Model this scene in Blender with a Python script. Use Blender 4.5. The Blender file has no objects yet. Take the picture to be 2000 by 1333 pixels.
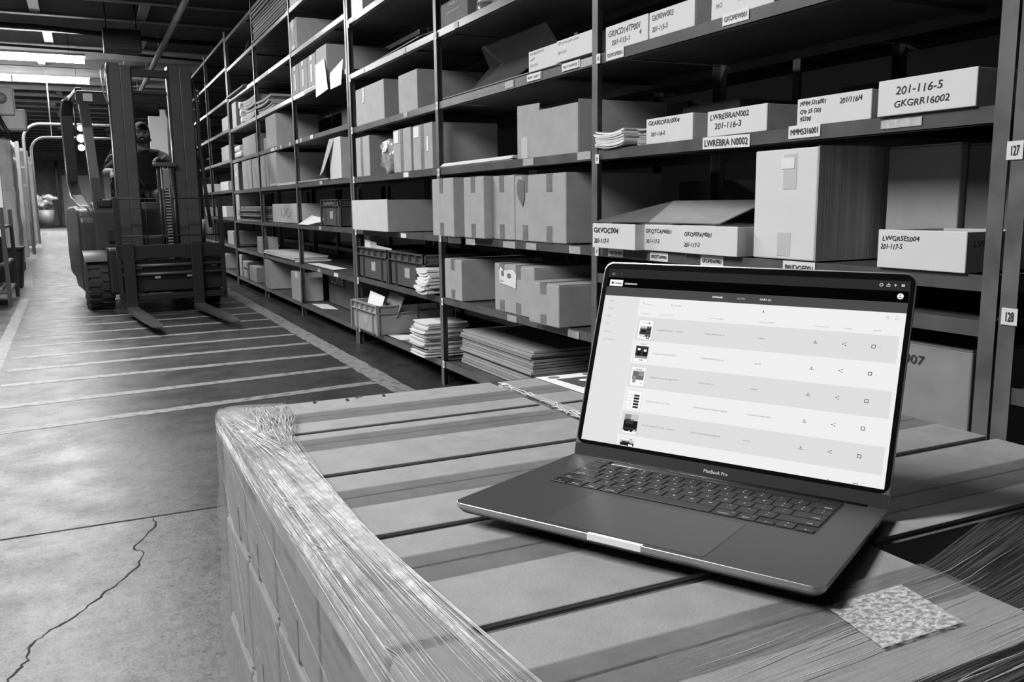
import bpy, bmesh, math, random
from mathutils import Vector, Matrix
from mathutils import noise as MN
random.seed(7)
sc = bpy.context.scene
COL = sc.collection
PI = math.pi

# ------------------------------------------------------------------ camera, world, light, exposure
CAM = Vector((0, 0, 1.0))
yaw, pitch, roll = math.radians(25.9066), math.radians(8.9669), math.radians(-0.6448)
fw = Vector((math.sin(yaw)*math.cos(pitch), math.cos(yaw)*math.cos(pitch), -math.sin(pitch)))
r0 = fw.cross(Vector((0, 0, 1))).normalized()
u0 = r0.cross(fw)
rr = math.cos(roll)*r0 + math.sin(roll)*u0
uu = -math.sin(roll)*r0 + math.cos(roll)*u0
cd = bpy.data.cameras.new('camera')
cam = bpy.data.objects.new('camera', cd); COL.objects.link(cam)
cam.matrix_world = Matrix(((rr.x, uu.x, -fw.x, CAM.x), (rr.y, uu.y, -fw.y, CAM.y), (rr.z, uu.z, -fw.z, CAM.z), (0, 0, 0, 1)))
cd.sensor_width = 36; cd.lens = 36*1700/2000; cd.clip_start = .02; cd.clip_end = 200
sc.camera = cam
sc.view_settings.view_transform = 'Standard'
sc.view_settings.look = 'None'
sc.view_settings.gamma = 1
sc.view_settings.use_curve_mapping = False
sc.view_settings.exposure = 0.0
w = bpy.data.worlds.new('warehouse_air'); sc.world = w; w.use_nodes = True
w.node_tree.nodes['Background'].inputs[0].default_value = (1, 1, 1, 1)
w.node_tree.nodes['Background'].inputs[1].default_value = 0.015

def area(name, loc, sx, sy, power, tgt=None):
    l = bpy.data.lights.new(name, 'AREA'); l.shape = 'RECTANGLE'; l.size = sx; l.size_y = sy
    l.energy = power; l.color = (1, 1, 1)
    o = bpy.data.objects.new(name, l); o.location = loc; COL.objects.link(o)
    if tgt is not None:
        o.rotation_euler = (Vector(tgt)-Vector(loc)).to_track_quat('-Z', 'Y').to_euler()
    return o
# unseen strip lights over the aisle (all but the last run across the aisle like the two in view)
area('unseen_strip_light', (-2.0, 1.7, 3.45), 2.6, .25, 270)
area('unseen_strip_light', (-.95, 6.2, 3.45), 2.4, .25, 215)
area('unseen_strip_light', (-.6, 11.6, 3.45), 2.4, .25, 200)
area('unseen_strip_light', (-.6, 26.5, 3.45), 2.6, .3, 190)
area('unseen_strip_light', (-.8, 36, 3.45), 3, .3, 220)
area('unseen_strip_light', (-1.0, 50, 3.45), 4, .3, 620)  # added to brighten the far wall and doors
area('unseen_strip_light', (5.6, 9.0, 3.45), .3, 5, 25)  # added in the next aisle to brighten the gaps behind the shelves

# ------------------------------------------------------------------ materials
MATS = {}
def mat(name, g, rough=.6, metal=0, noise=0, nscale=20, bump=0, bscale=200, spec=.5, stretch=None, emit=0, dirt=None):
    """grey procedural material: base grey g, optional mottling, bump"""
    if name in MATS: return MATS[name]
    m = bpy.data.materials.new(name); m.use_nodes = True; MATS[name] = m
    nt = m.node_tree; N = nt.nodes; L = nt.links; b = N['Principled BSDF']
    b.inputs['Roughness'].default_value = rough; b.inputs['Metallic'].default_value = metal
    b.inputs['Specular IOR Level'].default_value = spec
    b.inputs['Base Color'].default_value = (g, g, g, 1)
    tc = N.new('ShaderNodeTexCoord'); mp = N.new('ShaderNodeMapping'); L.new(tc.outputs['Object'], mp.inputs[0])
    if stretch: mp.inputs['Scale'].default_value = stretch
    if noise:
        n = N.new('ShaderNodeTexNoise'); n.inputs['Scale'].default_value = nscale; n.inputs['Detail'].default_value = 5
        L.new(mp.outputs[0], n.inputs['Vector'])
        r = N.new('ShaderNodeMapRange'); r.inputs[1].default_value = .3; r.inputs[2].default_value = .7
        r.inputs[3].default_value = g*(1-noise); r.inputs[4].default_value = g*(1+noise)
        L.new(n.outputs[0], r.inputs[0])
        c = N.new('ShaderNodeCombineColor')
        for i in range(3): L.new(r.outputs[0], c.inputs[i])
        L.new(c.outputs[0], b.inputs['Base Color'])
    if bump:
        n2 = N.new('ShaderNodeTexNoise'); n2.inputs['Scale'].default_value = bscale; n2.inputs['Detail'].default_value = 3
        L.new(mp.outputs[0], n2.inputs['Vector'])
        bp = N.new('ShaderNodeBump'); bp.inputs['Strength'].default_value = bump; bp.inputs['Distance'].default_value = .002
        L.new(n2.outputs[0], bp.inputs['Height']); L.new(bp.outputs[0], b.inputs['Normal'])
    if emit:
        b.inputs['Emission Color'].default_value = (1, 1, 1, 1); b.inputs['Emission Strength'].default_value = emit
    return m
def emis(name, v):
    if name in MATS: return MATS[name]
    m = bpy.data.materials.new(name); m.use_nodes = True; MATS[name] = m
    nt = m.node_tree; nt.nodes.clear()
    e = nt.nodes.new('ShaderNodeEmission'); e.inputs[0].default_value = (1, 1, 1, 1); e.inputs[1].default_value = v
    o = nt.nodes.new('ShaderNodeOutputMaterial'); nt.links.new(e.outputs[0], o.inputs[0])
    return m
def film(name, cover, streak, base=.8, rough=.18, scale=(1, 1, 1), nscale=30, lo=.4, hi=.75, coord='UV'):
    """clear film: mostly see-through, milky and glossy along its creases"""
    if name in MATS: return MATS[name]
    m = bpy.data.materials.new(name); m.use_nodes = True; MATS[name] = m
    nt = m.node_tree; N = nt.nodes; L = nt.links
    b = N['Principled BSDF']; b.inputs['Base Color'].default_value = (base, base, base, 1)
    b.inputs['Roughness'].default_value = rough; b.inputs['Specular IOR Level'].default_value = .8
    tr = N.new('ShaderNodeBsdfTransparent'); mx = N.new('ShaderNodeMixShader')
    tc = N.new('ShaderNodeTexCoord'); mp = N.new('ShaderNodeMapping'); mp.inputs['Scale'].default_value = scale
    L.new(tc.outputs[coord], mp.inputs[0])
    n = N.new('ShaderNodeTexNoise'); n.inputs['Scale'].default_value = nscale; n.inputs['Detail'].default_value = 6; n.inputs['Roughness'].default_value = .6
    L.new(mp.outputs[0], n.inputs['Vector'])
    r = N.new('ShaderNodeMapRange'); r.inputs[1].default_value = lo; r.inputs[2].default_value = hi
    r.inputs[3].default_value = cover; r.inputs[4].default_value = streak
    L.new(n.outputs[0], r.inputs[0])
    bp = N.new('ShaderNodeBump'); bp.inputs['Strength'].default_value = .7; bp.inputs['Distance'].default_value = .004
    L.new(n.outputs[0], bp.inputs['Height']); L.new(bp.outputs[0], b.inputs['Normal'])
    L.new(r.outputs[0], mx.inputs[0]); L.new(tr.outputs[0], mx.inputs[1]); L.new(b.outputs[0], mx.inputs[2])
    L.new(mx.outputs[0], N['Material Output'].inputs[0])
    return m

card = mat('cardboard', .40, .75, noise=.07, nscale=14, bump=.15, bscale=350, spec=.3)
card_pal = mat('pallet_cardboard', .30, .75, noise=.09, nscale=34, bump=.2, bscale=420, spec=.3)
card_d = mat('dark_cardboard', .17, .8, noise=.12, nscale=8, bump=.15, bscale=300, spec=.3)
card_corr = mat('corrugated_cardboard', .55, .8, noise=.22, nscale=22, bump=.4, bscale=60, stretch=(3, 3, .06), spec=.2)
card_white = mat('white_cardboard', .72, .6, noise=.03, nscale=10, spec=.3)
card_in = mat('inner_cardboard', .3, .8, noise=.1, nscale=12, spec=.2)
paper = mat('white_paper', .8, .7, noise=.03, nscale=30)
paper_g = mat('grey_paper', .45, .7, noise=.1, nscale=30)
tape_m = mat('brown_packing_tape', .22, .28, noise=.2, nscale=25, bump=.2, bscale=120, spec=.6)
tape_c = film('clear_packing_tape', .22, .34, base=.18, rough=.2, scale=(1, 1, 1), nscale=12, lo=.35, hi=.7, coord='Object')
tape_w = mat('worn_tape_residue', .5, .4, noise=.2, nscale=60)
ink = mat('marker_ink', .03, .5)
ink_g = mat('faded_ink', .16, .6)
steel = mat('painted_shelf_steel', .10, .28, noise=.25, nscale=7, bump=.06, bscale=60, spec=.55)
steel_deck = mat('shelf_deck_steel', .075, .45, noise=.3, nscale=5, spec=.4)
post_m = mat('painted_post_steel', .135, .36, noise=.3, nscale=9, bump=.1, bscale=50, spec=.55)

# ------------------------------------------------------------------ mesh helpers
class MB:
    """collects shapes in local coordinates and links them as one mesh object"""
    def __init__(s): s.v = []; s.f = []; s.mi = []; s.sm = []; s.uv = {}
    def add(s, verts, faces, mi=0, smooth=False, M=None):
        o = len(s.v)
        for p in verts:
            p = Vector(p)
            if M is not None: p = M @ p
            s.v.append(p)
        for f in faces: s.f.append([o+i for i in f]); s.mi.append(mi); s.sm.append(smooth)
        return s
    def box(s, x0, x1, y0, y1, z0, z1, mi=0, M=None):
        v = [(x0, y0, z0), (x1, y0, z0), (x1, y1, z0), (x0, y1, z0), (x0, y0, z1), (x1, y0, z1), (x1, y1, z1), (x0, y1, z1)]
        return s.add(v, [(3, 2, 1, 0), (4, 5, 6, 7), (0, 1, 5, 4), (1, 2, 6, 5), (2, 3, 7, 6), (3, 0, 4, 7)], mi, False, M)
    def bbox(s, x0, x1, y0, y1, z0, z1, b=.004, mi=0, M=None, seg=2):
        bm = bmesh.new(); bmesh.ops.create_cube(bm, size=1)
        for v in bm.verts: v.co = Vector(((x0+x1)/2+v.co.x*(x1-x0), (y0+y1)/2+v.co.y*(y1-y0), (z0+z1)/2+v.co.z*(z1-z0)))
        b = min(b, .45*min(x1-x0, y1-y0, z1-z0))
        bmesh.ops.bevel(bm, geom=bm.edges[:], offset=b, segments=seg, profile=.5, affect='EDGES')
        bm.verts.ensure_lookup_table()
        s.add([v.co.copy() for v in bm.verts], [[v.index for v in f.verts] for f in bm.faces], mi, False, M); bm.free(); return s
    def quad(s, a, b, c, d, mi=0): return s.add([a, b, c, d], [(0, 1, 2, 3)], mi)
    def plate(s, pts, t, mi=0, M=None):
        """flat polygon given a thickness t along its normal"""
        pts = [Vector(p) for p in pts]
        n = (pts[1]-pts[0]).cross(pts[-1]-pts[0]).normalized()*t; k = len(pts)
        v = [p+n for p in pts]+[p for p in pts]
        f = [list(range(k)), list(range(2*k-1, k-1, -1))]+[[i, i+k, (i+1) % k+k, (i+1) % k] for i in range(k)]
        return s.add(v, f, mi, False, M)
    def tube(s, pts, r, mi=0, n=8, caps=True, M=None):
        pts = [Vector(p) for p in pts]; k = len(pts); V = []; F = []
        rad = r if isinstance(r, (list, tuple)) else [r]*k
        up = None
        for i, p in enumerate(pts):
            d = (pts[min(i+1, k-1)]-pts[max(i-1, 0)]).normalized()
            if up is None:
                up = d.cross(Vector((0, 0, 1)))
                if up.length < .1: up = d.cross(Vector((1, 0, 0)))
                up.normalize()
            a = (up-d*up.dot(d)).normalized(); b = d.cross(a); up = a
            for j in range(n):
                t = 2*PI*j/n; V.append(p+(a*math.cos(t)+b*math.sin(t))*rad[i])
        for i in range(k-1):
            for j in range(n): F.append((i*n+j, i*n+(j+1) % n, (i+1)*n+(j+1) % n, (i+1)*n+j))
        if caps: F.append(list(range(n-1, -1, -1))); F.append([(k-1)*n+j for j in range(n)])
        return s.add(V, F, mi, True, M)
    def lathe(s, prof, mi=0, n=24, M=None, axis='z'):
        V = []; F = []; k = len(prof)
        for r, z in prof:
            for j in range(n):
                t = 2*PI*j/n
                V.append((r*math.cos(t), r*math.sin(t), z) if axis == 'z' else (z, r*math.cos(t), r*math.sin(t)))
        for i in range(k-1):
            for j in range(n): F.append((i*n+j, i*n+(j+1) % n, (i+1)*n+(j+1) % n, (i+1)*n+j))
        F.append(list(range(n-1, -1, -1))); F.append([(k-1)*n+j for j in range(n)])
        return s.add(V, F, mi, True, M)
    def grid(s, P, mi=0, smooth=True, uv=False):
        """P[i][j] points"""
        a = len(P); b = len(P[0]); o = len(s.v)
        V = [p for row in P for p in row]
        F = [(i*b+j, i*b+j+1, (i+1)*b+j+1, (i+1)*b+j) for i in range(a-1) for j in range(b-1)]
        s.add(V, F, mi, smooth)
        if uv:
            for i in range(a):
                for j in range(b): s.uv[o+i*b+j] = (i/(a-1), j/(b-1))
        return s
    def build(s, name, mats, parent=None, loc=None):
        me = bpy.data.meshes.new(name); me.from_pydata([tuple(p) for p in s.v], [], s.f)
        if not isinstance(mats, (list, tuple)): mats = [mats]
        for m in mats: me.materials.append(m)
        me.polygons.foreach_set('material_index', s.mi); me.polygons.foreach_set('use_smooth', s.sm)
        if s.uv:
            ul = me.uv_layers.new(name='UVMap')
            for l in me.loops: ul.data[l.index].uv = s.uv.get(l.vertex_index, (0, 0))
        me.update(); me.validate()
        o = bpy.data.objects.new(name, me); COL.objects.link(o)
        if parent: o.parent = parent
        if loc is not None: o.location = loc
        return o
def tag(o, label, cat, group=None, kind=None):
    o['label'] = label; o['category'] = cat
    if group: o['group'] = group
    if kind: o['kind'] = kind
    return o
def thing(name, label, cat, loc=(0, 0, 0), rz=0, group=None):
    o = bpy.data.objects.new(name, None); COL.objects.link(o); o.empty_display_size = .05
    o.location = loc; o.rotation_euler = (0, 0, rz)
    return tag(o, label, cat, group)
def struct(name, mb, m, label=None):
    o = mb.build(name, m); o['kind'] = 'structure'
    if label: o['label'] = label
    return o
TXT = {}
def text_mesh(s):
    if s in TXT: return TXT[s]
    c = bpy.data.curves.new('t', 'FONT'); c.body = s; c.size = 1; c.resolution_u = 3
    o = bpy.data.objects.new('t', c); COL.objects.link(o)
    dg = bpy.context.evaluated_depsgraph_get(); me = bpy.data.meshes.new_from_object(o.evaluated_get(dg))
    V = [v.co.copy() for v in me.vertices]; F = [list(p.vertices) for p in me.polygons]
    bpy.data.objects.remove(o); bpy.data.curves.remove(c); bpy.data.meshes.remove(me)
    w_ = max([v.x for v in V], default=1)
    TXT[s] = (V, F, w_); return TXT[s]
def put_text(mb, s, o, ux, uy, cap, width=None, mi=0, slant=0, bold=0, wob=0):
    """adds the outline of a word to mb: o lower-left, ux reading direction, uy up, cap height"""
    V, F, w_ = text_mesh(s); k = cap/.70; kx = (width/w_) if width else k
    ux = Vector(ux).normalized(); uy = Vector(uy).normalized(); o = Vector(o); n = ux.cross(uy)
    offs = [(0, 0)] if not bold else [(0, 0), (bold, 0), (0, bold), (bold, bold)]
    for i, (a, b) in enumerate(offs):
        P = []
        for v in V:
            y = v.y*k + (wob*math.sin(v.x*3.1+len(s)) if wob else 0)
            P.append(o+ux*(v.x*kx+slant*y+a)+uy*(y+b)+n*(i*.00002))
        mb.add(P, F, mi)
AX, AZ = Vector((0, -1, 0)), Vector((0, 0, 1))     # reading direction on faces that look to the aisle

# ------------------------------------------------------------------ floor
def floor_mat():
    m = bpy.data.materials.new('worn_concrete'); m.use_nodes = True
    nt = m.node_tree; N = nt.nodes; L = nt.links; b = N['Principled BSDF']
    geo = N.new('ShaderNodeNewGeometry'); sep = N.new('ShaderNodeSeparateXYZ'); L.new(geo.outputs['Position'], sep.inputs[0])
    def noise(sc_, det=5, st=(1, 1, 1), rough=.6):
        mp = N.new('ShaderNodeMapping'); mp.inputs['Scale'].default_value = st; L.new(geo.outputs['Position'], mp.inputs[0])
        n = N.new('ShaderNodeTexNoise'); n.inputs['Scale'].default_value = sc_; n.inputs['Detail'].default_value = det
        n.inputs['Roughness'].default_value = rough; L.new(mp.outputs[0], n.inputs['Vector']); return n.outputs[0]
    def rng(x, a, b_, c, d):
        r = N.new('ShaderNodeMapRange'); r.inputs[1].default_value = a; r.inputs[2].default_value = b_; r.inputs[3].default_value = c; r.inputs[4].default_value = d
        L.new(x, r.inputs[0]); return r.outputs[0]
    def ma(op, a, b_):
        q = N.new('ShaderNodeMath'); q.operation = op
        for i, x in enumerate((a, b_)):
            if isinstance(x, (int, float)): q.inputs[i].default_value = x
            else: L.new(x, q.inputs[i])
        return q.outputs[0]
    big = noise(1.1, 4, (1, .7, 1)); fine = noise(28, 6); spots = noise(48, 4, (1.5, 1, 1), .6); med = noise(5, 5, (1, 1, 1))
    conc = ma('ADD', rng(big, .3, .7, .060, .100), rng(fine, .32, .68, -.04, .04))
    conc = ma('ADD', conc, rng(noise(120, 3), .35, .65, -.028, .028))
    conc = ma('SUBTRACT', conc, rng(noise(14, 8, (1, 1, 1), .8), .55, .64, 0, .06))
    conc = ma('SUBTRACT', conc, rng(spots, .58, .70, 0, .08))
    right_darkening = ma('MULTIPLY', rng(ma('ADD', sep.outputs[0], rng(big, .3, .7, -.15, .15)), -.05, .30, 0, .42), rng(sep.outputs[1], 2.96, 2.98, 0, 1))  # concrete darker towards the right beyond the joint
    conc = ma('MULTIPLY', conc, ma('SUBTRACT', 1, right_darkening))
    # grey floor paint, worn through towards the left of the aisle
    paint = ma('ADD', rng(fine, .3, .7, .027, .038), rng(med, .3, .7, -.004, .004))
    xx = sep.outputs[0]; yy = sep.outputs[1]
    wear_x = rng(xx, -.2, .75, 1, 0)
    worn = rng(ma('ADD', ma('MULTIPLY', wear_x, .55), ma('MULTIPLY', rng(med, .3, .7, 0, 1), .5)), .48, .72, 0, .75)
    edge = ma('ADD', yy, rng(med, .3, .7, -.06, .06))
    inpaint = rng(edge, 4.33, 4.36, 0, 1)
    pm = ma('MULTIPLY', inpaint, ma('SUBTRACT', 1, worn))
    pm = ma('MULTIPLY', pm, rng(ma('ADD', yy, ma('MULTIPLY', xx, -6)), 7, 9.5, 1, 1))
    mix = N.new('ShaderNodeMix'); mix.data_type = 'FLOAT'
    L.new(pm, mix.inputs[0]); L.new(conc, mix.inputs[2]); L.new(paint, mix.inputs[3])
    # darker band left unpainted beside the near joint
    c = N.new('ShaderNodeCombineColor')
    for i in range(3): L.new(mix.outputs[0], c.inputs[i])
    L.new(c.outputs[0], b.inputs['Base Color'])
    L.new(rng(med, .3, .7, .30, .50), b.inputs['Roughness'])
    b.inputs['Specular IOR Level'].default_value = .55
    bp = N.new('ShaderNodeBump'); bp.inputs['Strength'].default_value = .25; bp.inputs['Distance'].default_value = .003
    L.new(ma('ADD', fine, ma('MULTIPLY', spots, .5)), bp.inputs['Height']); L.new(bp.outputs[0], b.inputs['Normal'])
    return m
struct('floor', MB().quad((-8, -6, 0), (9, -6, 0), (9, 62, 0), (-8, 62, 0)), floor_mat())
def line_mat():
    m = bpy.data.materials.new('floor_line_paint'); m.use_nodes = True
    nt = m.node_tree; N = nt.nodes; L = nt.links; b = N['Principled BSDF']
    geo = N.new('ShaderNodeNewGeometry')
    n = N.new('ShaderNodeTexNoise'); n.inputs['Scale'].default_value = 22; n.inputs['Detail'].default_value = 6; L.new(geo.outputs['Position'], n.inputs['Vector'])
    r = N.new('ShaderNodeMapRange'); r.inputs[1].default_value = .33; r.inputs[2].default_value = .5; r.inputs[3].default_value = .10; r.inputs[4].default_value = .25
    L.new(n.outputs[0], r.inputs[0]); c = N.new('ShaderNodeCombineColor')
    for i in range(3): L.new(r.outputs[0], c.inputs[i])
    L.new(c.outputs[0], b.inputs['Base Color']); b.inputs['Roughness'].default_value = .5
    return m
lm_ = line_mat()
def ragged(mb, x0, y0, x1, y1, w_, n=40, am=.004, z=.0012):
    """painted line with slightly ragged edges"""
    d = Vector((x1-x0, y1-y0, 0)); nrm = Vector((-d.y, d.x, 0)).normalized(); P = []
    for i in range(n+1):
        p = Vector((x0, y0, z))+d*(i/n)
        P.append([p-nrm*(w_/2+random.uniform(-am, am)), p+nrm*(w_/2+random.uniform(-am, am))])
    mb.grid(P, smooth=False)
stripes = [(4.46, 4.73), (5.04, 5.27), (5.68, 5.81), (6.20, 6.36), (6.72, 6.86), (7.26, 7.38), (7.82, 7.92), (8.34, 8.45), (8.95, 9.0), (9.5, 9.55)]
for i, (ya, yb) in enumerate(stripes):
    mb = MB(); ragged(mb, -.50, ya, 1.425, yb, .085)
    o = struct('trim_%d' % (i+1), mb, lm_, 'pale painted hazard stripe across the aisle floor')
mb = MB(); ragged(mb, 1.49, 4.0, 1.49, 14.5, .125, 160, .006, .0014)
struct('trim_11', mb, lm_, 'pale painted line along the foot of the shelving')
mb = MB(); ragged(mb, -.56, 4.6, -.66, 11.2, .085, 120, .003, .0014)
for (xa, ya, xb, yb) in ((-1.02, 17.5, -1.09, 23), (-1.12, 25.5, -1.25, 32), (-1.4, 38, -1.62, 46)): ragged(mb, xa, ya, xb, yb, .16, 20, .004, .0014)
ragged(mb, -.72, 12.9, -.92, 17.0, .12, 20, .01, .0014); ragged(mb, -1.05, 20.5, -.72, 20.5, .25, 5, .01, .0016)
struct('trim_12', mb, lm_, 'pale broken lane line on the left of the aisle floor')
# joint and crack in the slab
dk = mat('dark_crack', .018, .9)  # one flat dark colour for joint and crack
mb = MB(); ragged(mb, -3, 2.97, 1.75, 2.97, .008, 90, .001, .0012)
struct('trim_13', mb, dk, 'dark saw-cut joint across the concrete floor')
mb = MB(); pts = [(.13, 2.965), (.133, 2.90), (.10, 2.80), (.055, 2.72), (.08, 2.66), (.065, 2.57), (.03, 2.50), (-.01, 2.44), (-.05, 2.37), (-.10, 2.30), (-.145, 2.25), (-.175, 2.21), (-.19, 2.16), (-.192, 2.11), (-.215, 2.07), (-.228, 2.02), (-.26, 1.96), (-.30, 1.90), (-.36, 1.8)]
fine_pts = []
for a, b in zip(pts[:-1], pts[1:]):
    for k in range(4):
        t = k/4; fine_pts.append((a[0]+(b[0]-a[0])*t+random.uniform(-.005, .005), a[1]+(b[1]-a[1])*t+random.uniform(-.004, .004)))
P = []
for i, (x, y) in enumerate(fine_pts):
    w_ = .0010+.0026*abs(math.sin(i*.37))*random.uniform(.5, 1.1); P.append([(x-w_, y, .001), (x+w_, y-w_*.6, .001)])
mb.grid(P, smooth=False); struct('trim_14', mb, dk, 'dark wandering crack in the concrete floor')

# ------------------------------------------------------------------ shell: ceiling, walls
ceil_m = mat('dark_ceiling_deck', .075, .7, noise=.15, nscale=2)
mb = MB()
for i in range(220):     # ribbed deck, ribs run across the aisle
    y = -6+i*.31; mb.box(-8, 9, y, y+.16, 4.0, 4.04); mb.box(-8, 9, y+.16, y+.31, 4.03, 4.07)
struct('ceiling', mb, ceil_m)
brick = mat('painted_block_wall', .16, .8, noise=.15, nscale=3, bump=.3, bscale=30)
struct('wall_far', MB().box(-8, 9, 60, 60.2, 0, 4.07), mat('far_block_wall', .34, .8, noise=.15, nscale=3))
struct('wall_left', MB().box(-8.2, -8, -6, 60, 0, 4.07), brick)
struct('wall_right', MB().box(9, 9.2, -6, 60, 0, 4.07), mat('dark_far_wall', .04, .9))
struct('wall_back', MB().box(-8, 9, -6.2, -6, 0, 4.07), brick)

# joists, bridging, pipes under the deck
joist = mat('ceiling_joist_paint', .33, .5, noise=.15, nscale=3)
k = 20
y = 9.4
while y < 58:
    mb = MB(); mb.box(-8, 9, y-.06, y+.06, 3.72, 3.735); mb.box(-8, 9, y-.006, y+.006, 3.72, 3.98, 0)
    struct('trim_%d' % k, mb, joist, 'steel joist crossing under the ceiling deck'); k += 1
    y += 1.28
mb = MB()
for j in range(12):
    for xq in (-2.6, -.55+.1*(j % 3), 1.05-.12*(j % 2), 2.9): mb.box(xq, xq+.13, 10.7+j*2.56, 11.92+j*2.56, 3.74, 3.80)
struct('trim_%d' % k, mb, joist, 'short pale bridging pieces between the joists'); k += 1
pipe_m = mat('sprinkler_pipe_paint', .42, .45)
mb = MB(); mb.tube([(1.30, 7, 3.45), (1.30, 59, 3.45)], .042, n=12)
for q in range(12): mb.tube([(1.30, 9.5+q*3, 3.47), (1.30, 9.5+q*3, 3.75)], .008); mb.tube([(1.30, 9.48+q*3, 3.45), (1.30, 9.52+q*3, 3.45)], .055, n=12)
tag(mb.build('ceiling_pipe', pipe_m), 'pale round pipe running along under the ceiling above the aisle', 'pipe')
blk = mat('black_metal', .02, .5); cable = mat('black_cable', .02, .6)
mb = MB(); mb.tube([(-4, 14.6, 3.55), (-.45, 14.6, 3.57), (.3, 14.62, 3.54), (1.2, 14.65, 3.50), (3, 14.6, 3.5)], .035)
tag(mb.build('ceiling_conduit', cable), 'dark conduit crossing the ceiling above the black hanging box', 'conduit')
mb = MB(); mb.tube([(-4, 16.0, 3.55), (.4, 16.0, 3.5), (3.2, 16.1, 3.42)], .02)
tag(mb.build('ceiling_cable', cable), 'thin black cable sagging across the ceiling below the conduit', 'cable')
t = thing('hanging_heater', 'black box-shaped unit hanging from the ceiling beside the pale pipe', 'heater', (.70, 14.2, 3.22))
MB().bbox(-.25, .25, -.18, .18, 0, .30, .01).build('housing', blk, t)
mb = MB()
for q in range(7): mb.box(-.22, .22, -.19, -.18, .03+q*.036, .045+q*.036)
mb.build('grille', mat('dark_grille', .04, .5), t)
for sx in (-.2, .2): MB().tube([(sx, 0, .3), (sx, 0, .74)], .008).build('hanger_rod', blk, t)

# the two lit strip lights
tube_m = emis('lit_fluorescent_diffuser', 40)
fix_m = mat('white_enamel', .7, .4)
def strip_light(label, x0, x1, y, z, breaks=()):
    t = thing('strip_light', label, 'light', ((x0+x1)/2, y, z), 0, 'lit strip lights hanging over the aisle')
    cx_ = (x0+x1)/2
    MB().box(x0-cx_, x1-cx_, -.07, .07, .06, .10).build('housing', fix_m, t)
    xs = [x0]+list(breaks)+[x1]
    for a, b in zip(xs[:-1], xs[1:]):
        MB().tube([(a-cx_+.02, 0, 0), (b-cx_-.02, 0, 0)], .055, n=12).build('fluorescent_tube', tube_m, t)
    for q in (x0-cx_+.25, x1-cx_-.25): MB().tube([(q, 0, .1), (q, 0, .6)], .004).build('hanger', cable, t)
strip_light('upper and nearer of the two glowing strip lights above the forklift cab', -3.6, .245, 17.05, 3.5, (-1.7,))
strip_light('lower and farther of the two glowing strip lights above the forklift cab', -3.6, .335, 19.7, 3.49, (-1.02,))

# ------------------------------------------------------------------ shelving
LV1 = [.135, .495, .835, 1.195, 1.54, 1.905, 2.27, 2.64, 3.0]
LV2 = [.12, .48, .835, 1.20, 1.58, 1.96, 2.33, 2.70, 3.06]
LV3 = [.13, .50, .86, 1.22, 1.605, 1.985, 2.36, 2.74, 3.10]
XF, XB = 1.75, 2.35
tag_m = mat('white_shelf_tag', .78, .5); tag_g = mat('grey_worn_tag', .42, .5, noise=.2, nscale=80)
def post(parent, y, x, h, name='post', fl=1):
    """angle post: face toward the aisle and a flange along the shelf side"""
    mb = MB(); mb.box(x-.003, x, y-.038, y, 0, h); mb.box(x, x+.04 if fl > 0 else x, y-.003, y, 0, h) if fl > 0 else None
    if fl < 0: mb.box(x-.04, x, y-.003, y, 0, h)
    return mb.build(name, post_m, parent)
def shelf(parent, y0, y1, z, x0, x1):
    mb = MB(); mb.box(x0+.001, x0+.004, y0, y1, z-.038, z); mb.box(x0+.001, x0+.03, y0, y1, z-.038, z-.036)
    mb.box(x0+.004, x1, y0, y1, z-.006, z-.003, 1); mb.box(x1-.004, x1-.001, y0, y1, z-.038, z)
    mb.box(x0+.004, x1, y0+.3*(y1-y0), y0+.3*(y1-y0)+.03, z-.02, z-.006, 1)
    return mb.build('shelf', [steel, steel_deck], parent)
UNITS = {}
def rack(label, posts, lv, x0, x1, h, skip=(), group='steel shelving runs'):
    t = thing('steel_shelving', label, 'shelving', (0, 0, 0), 0, group)
    t.location = (x0, (posts[0]+posts[-1])/2, 0); org = Vector(t.location)
    def sh(o): o.data.transform(Matrix.Translation(-org)); return o
    for p in posts:
        sh(post(t, p, x0, h)); sh(post(t, p, x1, h, fl=-1))
    for i, (a, b) in enumerate(zip(posts[:-1], posts[1:])):
        for j, z in enumerate(lv):
            if (i, j) in skip: continue
            sh(shelf(t, a-.003, b-.038, z, x0, x1))
    t['org'] = 0; del t['org']
    UNITS[label] = (t, org); return t, org
R1, O1 = rack('tall dark steel shelving right behind the laptop, holding the hand-lettered white bins', [1.252, 2.888, 4.510, 6.180], LV1, XF, XB, 3.2, skip=((0, 1),))
sh_ = shelf(R1, 1.249, 2.85, .735, XF, XB); sh_.data.transform(Matrix.Translation(-O1))
R2, O2 = rack('tall steel shelving in the middle distance beside the right fork', [6.235, 8.028, 9.838, 11.70], LV2, XF, XB, 3.14)
R3, O3 = rack('farthest steel shelving, partly hidden behind the forklift mast', [11.78, 13.78, 15.50, 17.3, 19.1], LV3, XF, XB, 3.16)
R0, O0 = rack('steel post and shelving at the right edge, tagged 127', [-.4, 1.207], [.135, .6, 1.0, 1.39, 1.8, 2.27], XF, XB, 3.2)
# second row standing back to back with the first
R4, O4 = rack('dark shelving seen through the open bays behind the white bins', [.4, 2.6, 4.25, 5.95, 7.6, 9.4, 11.2, 13], [.14, .56, .93, 1.25, 1.62, 1.98, 2.35, 2.72], 2.46, 3.02, 3.2)

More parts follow.
